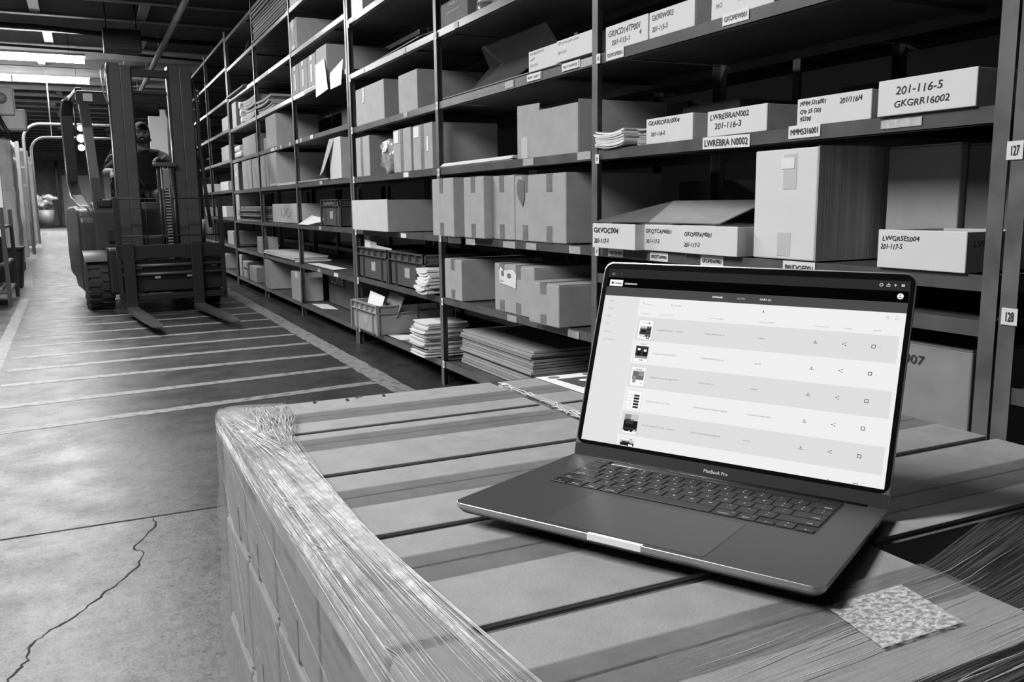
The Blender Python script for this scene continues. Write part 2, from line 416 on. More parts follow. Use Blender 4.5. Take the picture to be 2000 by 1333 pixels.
def shelf_tag(R, O, y, z, w_, h_, txt=None, m=None, cap=.012, tilt=0, tick=ink, x=None, name='shelf_tag'):
    mb = MB(); xx = (XF-.0015 if x is None else x)-O.x; yy = y-O.y
    dz = tilt*w_
    mb.plate([(xx, yy+w_/2, z-h_/2-dz/2), (xx, yy-w_/2, z-h_/2+dz/2), (xx, yy-w_/2, z+h_/2+dz/2), (xx, yy+w_/2, z+h_/2-dz/2)], -.0008)
    mb2 = MB()
    o = mb.build(name, m or tag_m, R)
    if txt:
        put_text(mb2, txt, (xx-.0015, yy+w_/2-.008, z-cap/2-dz/2*.8), AX+AZ*tilt, AZ, cap, w_-.016, wob=.0006, bold=.0006)
        l = mb2.build('lettering', tick, o)
    return o
T1 = lambda *a, **k: shelf_tag(R1, O1, *a, **k)
# bay numbers on the posts
for (y, z, s_) in ((2.840, 1.523, '115'), (2.845, 1.162, '116'), (2.845, .818, '117')): T1(y, z, .026, .034, s_, cap=.013, x=XF-.006, name='bay_number_tag')
for (y, z, s_) in ((4.475, 1.880, '114'), (4.478, 1.523, '115'), (4.478, 1.172, '116'), (4.475, .818, '117'), (4.47, .470, '118'), (4.47, .118, '119')): T1(y, z, .028, .04, s_, cap=.015, x=XF-.006, name='bay_number_tag')
for (y, z) in ((6.12, 2.235), (6.13, 1.875), (6.13, 1.52), (6.13, 1.18), (6.13, .815), (6.12, .465), (6.12, .115)): T1(y, z, .035, .045, '11', cap=.018, x=XF-.006, name='bay_number_tag')
# handwritten item labels on the lips
T1(2.735, 1.524, .115, .034, 'GKROPE001', cap=.013, tick=ink_g)
T1(2.09, 1.530, .115, .034, 'GKOPEW001', cap=.014, tick=ink_g)
T1(1.70, 1.535, .13, .036, 'GKPEF001', cap=.016, tick=ink_g)
T1(2.12, 1.176, .215, .036, 'LWREBRA N0002', cap=.020, tilt=-.02)
T1(1.80, 1.183, .115, .034, 'MMM5316001', cap=.015)
T1(1.49, 1.178, .115, .020, m=tape_w)
T1(2.72, .818, .10, .030, 'GKVOC004', cap=.009)
T1(2.45, .816, .105, .030, 'GKQTCAP6001', cap=.010)
T1(2.17, .816, .11, .034, 'GKOPEFAM001', cap=.011)
T1(1.80, .818, .12, .034, 'BRIDGE001', cap=.013)
for (y, z, w_, m_) in ((4.20, 1.885, .05, tag_g), (3.60, 1.525, .09, tag_g), (3.36, 1.526, .13, tag_m), (3.05, 1.528, .14, tag_m), (2.93, 1.524, .09, tag_g), (3.42, 1.178, .10, tag_g), (2.95, 1.18, .1, tag_g),
                     (4.25, .812, .24, tag_m), (4.10, .812, .18, tag_m), (3.62, .814, .13, tag_g), (3.40, .815, .10, tag_g), (3.02, .815, .09, tag_g), (3.60, .474, .10, tag_g), (3.03, .474, .09, tag_g)):
    T1(y, z, w_, .030, m=m_)
T1(3.36, 1.5259, .12, .028, 'BR 001', cap=.008, tick=ink_g, x=XF-.004); T1(3.05, 1.5279, .12, .028, 'BR CHOICE', cap=.009, tick=ink_g, x=XF-.004)
for (y, z, w_) in ((6.02, 1.885, .22), (5.86, 1.885, .12), (5.0, 1.886, .06), (5.0, 1.524, .07), (5.02, 1.178, .09), (5.1, .815, .10), (6.05, 2.25, .12)): T1(y, z, w_, .028, m=tag_m if w_ > .08 else tag_g)
for (y, z, w_, m_) in ((7.9, 1.565, .09, tag_m), (7.75, 1.565, .07, tag_m), (7.35, 1.565, .1, tag_m), (8.2, 1.562, .06, tag_m), (8.6, 1.56, .06, tag_m), (9.0, 1.56, .2, tag_m), (8.85, 1.562, .14, tag_g), (7.1, 1.186, .09, tag_g), (7.2, .82, .08, tag_g), (6.75, .463, .13, tag_m), (7.3, .463, .1, tag_g), (7.2, 1.94, .7, tag_g), (9.3, 2.312, .5, tag_g)):
    shelf_tag(R2, O2, y, z, w_, .030, m=m_)
# big printed numbers on the right hand post
shelf_tag(R0, O0, 1.198, 1.098, .036, .038, '127', cap=.020, x=XF-.006, name='bay_number_tag')
shelf_tag(R0, O0, 1.182, .752, .036, .036, '128', cap=.020, x=XF-.006, name='bay_number_tag')
mb = MB(); mb.tube([(.6-.02, .2, .70), (.6-.02, .9, .42)], .007); mb.tube([(.6-.02, .25, .70), (.6-.02, .95, .42)], .007)
mb.build('cross_brace', post_m, R1, loc=(0, 1.0-O1.y+.4, 0))

# ------------------------------------------------------------------ things on the shelves
def carton(label, y0, y1, z0, z1, x=1.76, depth=.45, m=card, group=None, tapes=(), full_tape=(), text=(), top_open=0, rz=0, name='cardboard_box', patches=(), seam=True, cat='box', side_tapes=()):
    """closed corrugated box. y0 = far side (left in view), y1 = near side"""
    W = abs(y0-y1); H = z1-z0; yc = (y0+y1)/2
    t = thing(name, label, cat, (x, yc, z0+.0005), rz, group)
    mb = MB(); mb.bbox(0, depth, -W/2, W/2, 0, H-.004, .004)
    mb.build('box_body', m, t)
    if seam and not top_open:
        f1 = MB().bbox(.002, depth/2-.001, -W/2+.002, W/2-.002, H-.0045, H, .0015); f1.build('top_flap', m, t)
        f2 = MB().bbox(depth/2+.001, depth-.002, -W/2+.002, W/2-.002, H-.0045, H, .0015); f2.build('top_flap', m, t)
    for fy in tapes:      # short tape ends folded over the top and the bottom edge
        c = W/2-fy*W; wt = min(.05, W*.28)
        a = MB().box(-.0012, .0002, c-wt/2, c+wt/2, H-.075*min(1, H/.28), H+.0008); a.box(0, depth, c-wt/2, c+wt/2, H, H+.0008); a.build('packing_tape', tape_m, t)
        b = MB().box(-.0012, .0002, c-wt/2, c+wt/2, 0, .07*min(1, H/.28)); b.build('packing_tape', tape_m, t)
    for fy in full_tape:
        c = W/2-fy*W; wt = min(.05, W*.3)
        MB().box(-.0012, .0002, c-wt/2, c+wt/2, 0, H).build('packing_tape', tape_m, t)
    for fx in side_tapes:
        MB().box(depth*fx-.025, depth*fx+.025, -W/2-.0012, -W/2+.0002, 0, .08).build('packing_tape', tape_m, t)
        MB().box(depth*fx-.025, depth*fx+.025, -W/2-.0012, -W/2+.0002, H-.08, H).build('packing_tape', tape_m, t)
    for (fy, fz, w_, h_, mm) in patches:
        c = W/2-fy*W; zc = fz*H
        MB().plate([(-.0025, c+w_/2, zc-h_/2), (-.0025, c-w_/2, zc-h_/2), (-.0025, c-w_/2, zc+h_/2), (-.0025, c+w_/2, zc+h_/2)], -.0006).build('paper_label', mm, t)
    if text:
        mb = MB()
        for (s_, fy, fz, cap, wd) in text: put_text(mb, s_, (-.003, W/2-fy*W, fz*H), AX, AZ, cap, wd, slant=.12, wob=.0008)
        mb.build('lettering', ink, t)
    return t
def tray(label, y0, y1, z0, z1, x=1.76, depth=.30, m=None, group=None, text=(), rz=0, name='parts_bin', side_m=None, wall=.004, fold=True, bold=.0007, cat='bin', side_text=None):
    """open-topped corrugated shelf bin, white face, kraft sides"""
    W = abs(y0-y1); H = z1-z0; yc = (y0+y1)/2
    t = thing(name, label, cat, (x, yc, z0+.0005), rz, group)
    m = m or card_white; sm = side_m or mat('bin_side_card', .62, .7, noise=.05)
    f = MB(); f.bbox(0, wall*1.5, -W/2, W/2, 0, H, .002); f.build('front_panel', m, t)
    b = MB(); b.bbox(wall*1.5, depth, -W/2, -W/2+wall, .0, H*.985, .001); b.build('side_panel', sm, t)
    b = MB(); b.bbox(wall*1.5, depth, W/2-wall, W/2, 0, H*.985, .001); b.build('side_panel', sm, t)
    MB().bbox(depth-wall, depth, -W/2+wall, W/2-wall, 0, H*.98, .001).build('back_panel', sm, t)
    MB().bbox(wall*1.5, depth-wall, -W/2+wall, W/2-wall, 0, wall, .001).build('bottom_panel', sm, t)
    if text:
        mb = MB()
        for (s_, dy, dz, cap, wd) in text: put_text(mb, s_, (-.0006, W/2-dy, dz), AX, AZ, cap, wd, slant=.14, bold=bold, wob=.0012)
        mb.build('handwriting', ink if bold > .0004 else ink_g, t)
    if side_text:
        mb = MB(); put_text(mb, side_text, (.02, -W/2-.0006, H*.62), (1, 0, 0), AZ, .014, .12, bold=.0005, slant=.1); mb.build('handwriting', ink_g, t)
    # loose contents
    c = MB(); n = 5
    for i in range(n):
        xx = .03+i*(depth-.08)/n; c.bbox(xx, xx+.02+random.uniform(0, .02), -W/2+.015, W/2-.015, wall, H*random.uniform(.55, .8), .001)
    c.build('contents', card_in, t)
    return t
gw = 'hand-lettered white shelf bins'
L0, L1, L2, L3, L4, L5, L6 = [z+.001 for z in LV1[:7]]
tray('white bin lettered GKPCD14TP001, far left of the top row of bins', 2.815, 2.548, L4, 1.628, group=gw, depth=.34, text=[('GKPCD14TP001', .018, .048, .021, .20), ('4', .215, .026, .017, None), ('201-115-1', .040, .018, .017, .115)])
tray('white bin lettered 201-115-3 on the top row beside the GKPCD14 bin', 2.540, 2.296, L4, 1.626, group=gw, depth=.40, text=[('GKR0W003', .012, .056, .017, .12), ('201-115-3', .016, .02, .016, .085)])
tray('white bin lettered 201-115-5, cut by the top edge of the picture', 2.215, 1.945, L4, 1.640, group=gw, depth=.35, text=[('201-115-5', .12, .035, .018, .15), ('GKR0E', .02, .065, .014, .05), ('PRO', .02, .03, .014, .03)], bold=0)
tray('white bin lettered GKABSORB10004 beside the magazine pile', 2.565, 2.307, L3, 1.281, x=1.77, group=gw, depth=.33, text=[('GKABSORB10004', .012, .062, .014, .175), ('201-116-2', .028, .026, .013, .08)])
tray('white bin lettered LWREBRAN002, above the taped LWREBRA shelf label', 2.221, 1.957, L3, 1.273, group=gw, depth=.40, text=[('LWREBRAN002', .012, .050, .016, .175), ('201-116-3', .034, .022, .017, .12)])
tray('white bin lettered MMM5316001 with a folded loose lid', 1.840, 1.590, L3, 1.269, group=gw, depth=.42, text=[('MMM 5316001', .010, .054, .011, .09), ('Qty 25 (20)', .010, .034, .010, .075), ('92390', .011, .014, .011, .04), ('201/116/4', .148, .048, .013, .072)])
tray('largest white bin of the middle row, lettered 201-116-5 GKGRR16002', 1.553, 1.292, L3, 1.279, x=1.74, group=gw, depth=.46, text=[('201-116-5', .050, .047, .018, .125), ('GKGRR16002', .047, .018, .015, .148)], bold=.0006)
tray('white bin boldly lettered GKVOC004, jutting past the post', 2.795, 2.516, L2, .925, x=1.695, group=gw, depth=.42, text=[('GKVOC004', .008, .055, .018, .165), ('201-117-1', .012, .018, .016, .095)], bold=.0016)
tray('white bin lettered GKQTCAP6001 right of the GKVOC004 bin', 2.520, 2.305, L2, .924, x=1.735, group=gw, depth=.38, text=[('GKQTCAP6001', .010, .060, .013, .145), ('201-117-2', .012, .026, .013, .078)])
tray('white bin lettered GKOPEFAM001 left of the tall white carton', 2.300, 2.030, L2, .925, x=1.728, group=gw, depth=.42, text=[('GKOPEFAM001', .015, .055, .013, .135), ('201-117-3', .015, .022, .013, .078)])
tray('long white bin lettered LWGRSES004 in front of the corrugated carton', 1.530, 1.290, L2, .928, x=1.74, group=gw, depth=.23, text=[('LWGRSES004', .012, .066, .011, .105), ('201-117-5', .008, .046, .012, .062)], bold=.0005, side_text='LWGRSES')
tray('small white bin on the upper shelf of the next bay, left one of two', 3.430, 3.182, L4+.01, 1.636, group=gw, depth=.35, text=[('BR B#GDFAM', .015, .068, .010, .12), ('wolf', .015, .045, .012, .04), ('201-115-4', .015, .02, .012, .07)], bold=0)
tray('small white bin on the upper shelf of the next bay, right one beside the post', 3.165, 2.893, L4+.012, 1.636, x=1.75, group=gw, depth=.38, text=[('BR chocolate chair', .015, .066, .010, .16), ('201-115-5', .010, .03, .012, .07)], bold=0)
# loose lids and kraft flaps on the bins
t = thing('cardboard_flap', 'upright kraft cardboard flap standing behind the GKVOC004 bin', 'cardboard', (1.84, 2.45, L2+.09))
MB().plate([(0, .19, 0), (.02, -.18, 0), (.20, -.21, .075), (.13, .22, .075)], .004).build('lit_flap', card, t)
MB().plate([(-.10, .42, 0), (0, .19, 0), (.13, .22, .075)], .004).build('shaded_flap', card_d, t)  # shade on this panel put in with the darker card
o = MB().plate([(1.80, 1.84, 1.266), (1.80, 1.60, 1.266), (1.98, 1.585, 1.292), (1.98, 1.70, 1.292)], .003).build('loose_cardboard', card_in); tag(o, 'loose kraft lid lying across the MMM5316001 bin', 'cardboard')
# tall white carton with corrugated side
t = carton('tallest white carton, standing left of the corrugated one on the shelf over the laptop', 2.003, 1.762, L2, 1.145, x=1.765, depth=.62, m=card_white, patches=[(.55, .86, .05, .03, paper)], seam=False, name='cardboard_box')
MB().box(.003, .62, -.1225, -.1205, 0, .308).build('side_face', card_corr, t)
MB().box(-.0012, 0, -.03, .02, .01, .075).build('packing_tape', mat('pale_tape', .58, .35), t); MB().box(-.0012, 0, -.045, .005, .195, .29).build('packing_tape', mat('pale_tape', .58, .35), t)
mb = MB(); put_text(mb, 'BRAN H 10', (-.0015, .0, .268), AX, AZ, .005, .03); mb.build('lettering', ink_g, t)
carton('brown carton at the back of the shelf behind the LWGRSES004 bin', 1.72, 1.50, L2, 1.14, x=1.98, depth=.35, m=card)
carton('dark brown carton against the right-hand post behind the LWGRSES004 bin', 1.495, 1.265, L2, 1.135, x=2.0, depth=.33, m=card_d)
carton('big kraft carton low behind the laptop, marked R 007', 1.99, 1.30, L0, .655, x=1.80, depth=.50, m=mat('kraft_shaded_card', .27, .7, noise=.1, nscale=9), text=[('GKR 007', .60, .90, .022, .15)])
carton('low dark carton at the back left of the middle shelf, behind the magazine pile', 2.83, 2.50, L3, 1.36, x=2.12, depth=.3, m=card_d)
# magazines
def sheets(name, label, cat, y0, y1, z0, z1, x0, x1, n, m, group=None, jit=.012, bend=0, mat2=None):
    t = thing(name, label, cat, (x0, (y0+y1)/2, z0), 0, group); W = abs(y0-y1); h = (z1-z0)/n; D = x1-x0
    a = MB()
    for i in range(n):
        dx = random.uniform(-jit, jit); dy = random.uniform(-jit, jit); sag = bend*random.uniform(.5, 1)
        P = []
        for p in range(7):
            yy = -W/2+W*p/6+dy; zz = i*h + sag*((p-3)/3)**2
            P.append([Vector((dx, yy, zz)), Vector((dx+D, yy, zz))])
        P2 = [[q+Vector((0, 0, h*.8)) for q in row] for row in P]
        mi = (i % 3 == 1) if mat2 else 0
        a.grid(P2, int(mi), False); a.grid([[r[1], r[0]] for r in P], int(mi), False)
        a.grid([[P[j][0], P2[j][0]] for j in range(7)], int(mi), False)
        a.add([P[0][0], P[0][1], P2[0][1], P2[0][0]], [(0, 1, 2, 3)], int(mi)); a.add([P[6][0], P[6][1], P2[6][1], P2[6][0]], [(0, 1, 2, 3)], int(mi)); a.add([P[j][1] for j in (0, 6)]+[P2[j][1] for j in (6, 0)], [(0, 1, 2, 3)], int(mi))
    a.build('sheets', [m, mat2] if mat2 else m, t)
    return t
sheets('magazine_stack', 'curling white magazines piled left of the GKABSORB bin', 'magazines', 2.845, 2.655, L3, L3+.055, 1.735, 1.95, 9, paper, jit=.006, bend=.012)
sheets('magazine_stack', 'grey fanned magazines between the white pile and the GKABSORB bin', 'magazines', 2.66, 2.58, L3, L3+.06, 1.80, 1.98, 8, paper_g, jit=.008, bend=.008)
# next bay to the left (between the second and the third post)
t = carton('dark printed carton on the highest shelf, beside the domed jar', 4.46, 4.10, L5, 2.03, x=1.77, depth=.3, m=card_d)
mb = MB(); put_text(mb, 'TRIPLE', (-.003, .06, .095), AX, AZ, .013, .12); put_text(mb, 'THROWAWAY', (-.003, .10, .06), AX, AZ, .012, .19); mb.build('lettering', tag_g, t)
t = thing('jar', 'small jar with a domed pale lid on the highest shelf', 'jar', (1.86, 4.05, L5+.001))
MB().lathe([(.055, 0), (.06, .01), (.06, .05), (.05, .055)], n=20).build('jar_body', mat('jar_plastic', .14, .3), t)
MB().lathe([(.057, .055), (.057, .068), (.045, .085), (.02, .095), (.002, .097)], n=20).build('jar_lid', mat('jar_lid', .35, .4), t)
carton('dark carton right of the jar on the highest shelf', 3.88, 3.55, L5, 2.02, x=1.80, depth=.3, m=card_d)
t = thing('display_tray', 'dark bent sheet display stand lying open on the upper shelf', 'display stand', (1.90, 4.05, L4+.02)); dt = mat('dark_coated_card', .085, .35, noise=.15, nscale=6)
MB().plate([(-.05, .26, .0), (-.05, -.22, .0), (.16, -.36, .17), (.16, .42, .17)], .005).build('sloping_panel', dt, t)
MB().plate([(.16, .42, .17), (.16, -.36, .17), (.10, -.34, .27), (.10, .40, .27)], .005).build('upright_panel', dt, t)
MB().plate([(.098, .40, .27), (.098, -.34, .27), (.14, -.33, .275), (.14, .39, .275)], .004).build('rim', dt, t)
mb = MB(); mb.lathe([(.012, 0), (.012, .004)], n=12, M=Matrix.Translation((.125, .33, .235))@Matrix.Rotation(-PI/2, 4, 'Y')); mb.lathe([(.012, 0), (.012, .004)], n=12, M=Matrix.Translation((.125, -.28, .235))@Matrix.Rotation(-PI/2, 4, 'Y')); mb.build('rivet', tag_m, t)
sheets('cardboard_sheets', 'thin flat sheets under the bent dark display stand', 'cardboard', 4.44, 3.44, L4, L4+.018, 1.765, 2.25, 3, card_in, jit=.01, mat2=paper_g)
sheets('paper_stack', 'long flat stack of white paper beside the tall notched box', 'paper', 4.47, 3.60, L3, L3+.022, 1.755, 2.0, 5, paper, jit=.012)
t = thing('cardboard_box', 'tall kraft box with a notched front flap, on the shelf over the four taped cartons', 'box', (1.76, 3.28, L3))
W = .265
mb = MB(); mb.plate([(0, W, 0), (0, -W, 0), (0, -W, .192), (0, .06, .192), (0, .055, .222), (0, W, .228)], -.004); mb.build('front_panel', card, t)
MB().bbox(.004, .42, -W-.002, -W+.002, 0, .205, .001).build('side_panel', card, t); MB().bbox(.004, .42, W-.004, W, 0, .225, .001).build('side_panel', card, t)
MB().bbox(.416, .42, -W+.004, W-.004, 0, .21, .001).build('back_panel', card_in, t); MB().bbox(.004, .416, -W+.004, W-.004, 0, .17, .002).build('contents', card_d, t)
MB().box(-.0012, 0, .165, .225, 0, .09).build('packing_tape', mat('pale_tape', .58, .35), t)
gc = 'taped kraft cartons in a row'
carton('narrow kraft carton overhanging the shelf, leftmost of the taped row', 4.412, 4.116, L2, 1.133, x=1.68, depth=.45, tapes=(.45,), group=gc)
carton('narrow kraft carton overhanging the shelf, second in the taped row', 4.028, 3.788, L2, 1.130, x=1.70, depth=.45, tapes=(.48,), group=gc)
carton('shaded kraft carton set back between the narrow carton and the widest one', 3.778, 3.552, L2, 1.128, x=1.745, depth=.45, tapes=(.42,), group=gc)
t = carton('widest kraft carton of the taped row, with a torn handle hole', 3.545, 3.084, L2, 1.122, x=1.745, depth=.47, tapes=(.22, .70), group=gc)
mb = MB(); mb.plate([(-.004, .20, .20), (-.004, .15, .15), (-.004, .13, .19), (-.004, .135, .262), (-.004, .19, .270), (-.004, .205, .24)], -.0015); mb.build('torn_hole', card_d, t)
# lower shelf of that bay
carton('kraft carton alone at the left of the lower shelf beside the post', 4.42, 4.185, L1, .712, x=1.745, depth=.48, tapes=(.5,), side_tapes=(.85,))
t = carton('kraft carton with a torn white shipping label', 3.785, 3.375, L1, .722, x=1.75, depth=.48, tapes=(.2, .62))
mb = MB(); mb.plate([(-.004, .14, .135), (-.004, .02, .125), (-.004, -.03, .12), (-.004, -.035, .185), (-.004, .0, .205), (-.004, .10, .195), (-.004, .13, .212), (-.004, .145, .19)], -.001); mb.build('shipping_label', paper, t)
mb = MB(); mb.box(-.0055, -.005, .02, .055, .165, .185); mb.box(-.0055, -.005, .095, .12, .17, .195); put_text(mb, 'FROM', (-.0055, .13, .142), AX, AZ, .008, .03); mb.build('lettering', ink_g, t)
carton('smaller kraft carton in front, right of the one with the torn label', 3.325, 3.068, L1, .672, x=1.70, depth=.42, tapes=(.5,), side_tapes=(.9,), rz=.02)
carton('small white carton deep under the upper right of the lower shelf', 3.55, 3.2, L2-.17, L2-.05, x=2.30, depth=.03, m=card_white) if 0 else None
sheets('cardboard_stack', 'thick stack of flat folded cardboard on the bottom shelf', 'cardboard', 4.40, 3.55, L0, L0+.185, 1.83, 2.30, 13, card, jit=.012, mat2=card_in)
sheets('envelope_stack', 'tall untidy stack of envelopes beside the third post', 'envelopes', 4.86, 4.62, L0, L0+.19, 1.70, 1.95, 24, paper, jit=.022, bend=.004, mat2=paper_g)
# bay between the third post and the doubled posts
carton('tall white carton at the very top, left of the bay', 6.10, 5.84, L6, 2.60, x=1.765, depth=.3, m=card_white, seam=False)
o = MB().plate([(1.755, 5.78, L5+.001), (2.05, 5.70, L5+.11), (2.05, 4.62, L5+.13), (1.75, 4.74, L5+.02)], .006).build('leaning_board', card_in); tag(o, 'thin flat panel leaning up at an angle on a high shelf', 'panel')
carton('broad kraft carton on the upper shelf, left of a darker one', 6.06, 5.43, L4, 1.785, depth=.42, full_tape=(), patches=[(.3, .78, .05, .10, tape_w)])
carton('half-shaded kraft carton on the upper shelf, right of the broad one', 5.235, 4.90, L4, 1.775, x=1.79, depth=.42)
carton('small kraft carton beside the doubled posts, left of the plastic bag', 6.10, 5.785, L3, 1.465, depth=.38, full_tape=(.45,))
mb = MB(); bm = bmesh.new(); bmesh.ops.create_uvsphere(bm, u_segments=28, v_segments=20, radius=1)
for v in bm.verts:
    c = v.co; sc_ = 1+.10*math.sin(9*c.x+4*c.z)*math.cos(7*c.y+5*c.z)+.05*math.sin(17*c.z+11*c.y)
    v.co = Vector((max(-1, min(1, c.x*1.4))*.12*sc_, max(-1, min(1, c.y*1.25))*.13*sc_, (max(-1, min(1, c.z*1.35))*.105)*sc_+.105))
bm.verts.ensure_lookup_table(); mb.add([v.co.copy() for v in bm.verts], [[v.index for v in f.verts] for f in bm.faces], 0, True); bm.free()
t = thing('plastic_bag', 'crinkled clear plastic bag stuffed between kraft cartons', 'bag', (1.90, 5.46, L3+.003)); mb.build('bag', mat('glossy_bag_plastic', .34, .15, noise=.35, nscale=22, bump=1, bscale=18, spec=.9), t)
MB().plate([(-.13, .07, .14), (-.13, -.0, .14), (-.115, -.0, .20), (-.115, .07, .20)], -.001).build('paper_label', paper, t)
carton('kraft carton with a white label, right of the plastic bag', 5.275, 4.952, L3, 1.452, depth=.4, full_tape=(.5,), patches=[(.2, .83, .09, .07, paper)])
carton('kraft carton touching the third post, its tape peeling', 4.915, 4.60, L3, 1.450, depth=.4, full_tape=(.5,), patches=[(.2, .85, .09, .06, paper), (.78, .55, .03, .08, paper)])
t = tray('wide pale open kraft tray jutting past the doubled posts', 5.975, 5.19, L2, 1.035, x=1.68, depth=.55, m=mat('pale_kraft', .56, .65, noise=.04), side_m=card, name='cardboard_tray', cat='box'); t
carton('small dark carton at the back beside the pale open tray', 5.0, 4.6, L2, .98, x=1.98, depth=.3, m=card_in)
# crates
def crate(label, y0, y1, z0, h, x, depth, m, group, rz=0, ribs=5):
    W = abs(y0-y1); t = thing('plastic_crate', label, 'crate', (x, (y0+y1)/2, z0), rz, group); th = .006
    a = MB(); i_ = .018
    a.box(i_, i_+th, -W/2+i_, W/2-i_, 0, h); a.box(depth-i_-th, depth-i_, -W/2+i_, W/2-i_, 0, h)
    a.box(i_, depth-i_, -W/2+i_, -W/2+i_+th, 0, h); a.box(i_, depth-i_, W/2-i_-th, W/2-i_, 0, h); a.box(i_, depth-i_, -W/2+i_, W/2-i_, 0, th)
    a.build('tub', m, t)
    rim = MB()
    for z in (h-.006, h-.055):
        rim.box(0, i_, -W/2, W/2, z, z+.006); rim.box(depth-i_, depth, -W/2, W/2, z, z+.006); rim.box(0, depth, -W/2, -W/2+i_, z, z+.006); rim.box(0, depth, W/2-i_, W/2, z, z+.006)
    rim.build('rim', m, t)
    r = MB()
    for k_ in range(ribs+1):
        yy = -W/2+k_*(W-.006)/ribs; r.box(0, i_, yy, yy+.006, h-.055, h)
        if k_ in (0, 1, ribs-1, ribs): r.box(.004, i_, yy, yy+.006, 0, h-.055)
    n2 = int(depth/.12)
    for k_ in range(n2+1):
        xx = k_*(depth-.006)/n2
        for s_ in (-1, 1):
            yy = -W/2 if s_ < 0 else W/2-i_; r.box(xx, xx+.006, yy, yy+i_, h-.055, h); r.box(xx, xx+.006, yy+.004, yy+i_-.0, 0, h-.055) if k_ % 2 == 0 else None
    r.build('ribs', m, t)
    MB().box(.016, .018, -.045, .045, .06, .12).build('label_holder', tag_g, t)
    f = MB()
    for k_ in range(int(depth/.03)): f.box(.05+k_*.027, .054+k_*.027, -W/2+.03, W/2-.03, .01, h*random.uniform(.6, .8))
    f.build('contents', card_in, t)
    return t
cr_d = mat('dark_grey_crate_plastic', .10, .4, spec=.5); cr_l = mat('pale_crate_plastic', .36, .42, noise=.08, nscale=8)
crate('dark plastic crate, left one of the pair, under the pale open tray', 6.14, 5.44, L1, .215, 1.745, .5, cr_d, 'dark crates side by side')
crate('dark plastic crate, right one of the pair, beside the bent white folders', 5.42, 4.76, L1, .215, 1.745, .5, cr_d, 'dark crates side by side')
crate('pale grey plastic crate with cards standing up in it, on the bottom shelf', 6.12, 5.55, L0, .20, 1.69, .58, cr_l, None, rz=.03)
def card_sheet(label, pts, m=paper, name='card'): return tag(MB().plate(pts, .0015).build(name, m), label, 'card')
card_sheet('white card leaning on the back of the left dark crate', [(1.80, 6.10, .69), (1.80, 5.82, .68), (1.80, 5.82, .745), (1.80, 6.10, .76)])
card_sheet('white card leaning on the right part of the left dark crate', [(1.79, 5.78, .665), (1.79, 5.45, .655), (1.79, 5.46, .72), (1.79, 5.80, .73)])
card_sheet('pale card standing in the front of the pale crate', [(1.755, 5.98, .27), (1.755, 5.68, .25), (1.80, 5.67, .385), (1.80, 6.0, .40)])
card_sheet('grey card standing behind the pale card in the pale crate', [(1.84, 5.84, .27), (1.84, 5.56, .25), (1.88, 5.50, .39), (1.88, 5.80, .41)], paper_g)
sheets('folder_pile', 'bent white folders spilling off the shelf beside the third post', 'folders', 4.745, 4.565, L1, L1+.135, 1.70, 1.93, 8, paper, jit=.02, bend=.02)
tag(MB().plate([(1.775, 5.63, L0+.001), (1.78, 5.32, L0+.001), (1.93, 5.10, L0+.001), (1.95, 5.45, L0+.001)], .002).build('paper_sheet', paper), 'single white sheet lying on the bottom shelf right of the pale crate', 'paper')
tag(MB().plate([(1.80, 5.30, L0+.001), (1.80, 4.98, L0+.001), (2.2, 4.95, L0+.001), (2.2, 5.25, L0+.001)], .002).build('paper_sheet', paper_g), 'grey sheet lying on the bottom shelf between the white sheet and the envelopes', 'paper')

# ---- second shelving run
M0, M1, M2, M3, M4, M5, M6, M7, M8 = [z+.001 for z in LV2]
carton('tall kraft carton high up with a white-taped front, facing the forklift', 7.985, 7.70, M6, 2.58, x=1.745, depth=.55, full_tape=(.5,), patches=[(.5, .85, .12, .05, paper), (.5, .08, .12, .03, paper)])
carton('white carton cut by the top edge of the picture above the doubled posts', 7.985, 7.72, M7, 2.86, depth=.35, m=card_white)
for i, (a, b) in enumerate(((7.985, 7.735), (7.70, 7.415), (7.38, 7.13))):
    carton('kraft carton with a white tape streak, %s of three left of the hanging sheet' % ('leftmost', 'middle one', 'rightmost')[i], a, b, M5, 2.205, x=1.75, depth=.5, group='kraft cartons with white tape streaks', patches=[(.5, .42, .06, .62*.22, paper), (.5, .9, .07, .04, paper)])
carton('kraft carton behind the long hanging sheet of paper', 7.095, 6.775, M5, 2.215, x=1.75, depth=.5)
tag(MB().plate([(1.742, 7.09, 2.10), (1.742, 6.80, 2.11), (1.735, 6.70, 1.87), (1.735, 7.08, 1.85)], -.001).build('paper_sheet', paper), 'long white sheet hanging over the edge of a high shelf', 'paper')
tag(MB().plate([(1.744, 6.66, 1.98), (1.744, 6.28, 2.03), (1.738, 6.34, 1.86), (1.738, 6.64, 1.86)], -.001).build('paper_sheet', paper), 'shorter printed sheet hanging off the high shelf beside the doubled posts', 'paper')
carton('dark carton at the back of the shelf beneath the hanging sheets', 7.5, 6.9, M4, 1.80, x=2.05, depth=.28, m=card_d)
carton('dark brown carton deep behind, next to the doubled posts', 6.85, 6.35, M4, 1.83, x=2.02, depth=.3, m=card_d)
t = tray('pale open kraft box with its front flap hanging down', 6.78, 6.45, M3, 1.505, x=1.745, depth=.38, m=mat('pale_kraft', .56), name='cardboard_box', cat='box')
MB().plate([(0, .165, .30), (0, .0, .305), (-.05, .19, .06), (-.05, .30, .03)], .004).build('hanging_flap', card, t)
t = crate('lidded dark tote standing on the shelf above the curled sheet', 7.38, 6.78, M2, .215, 1.80, .45, cr_d, None); MB().box(.0, .015, -.15, .15, .17, .195).build('handle', cr_d, t)
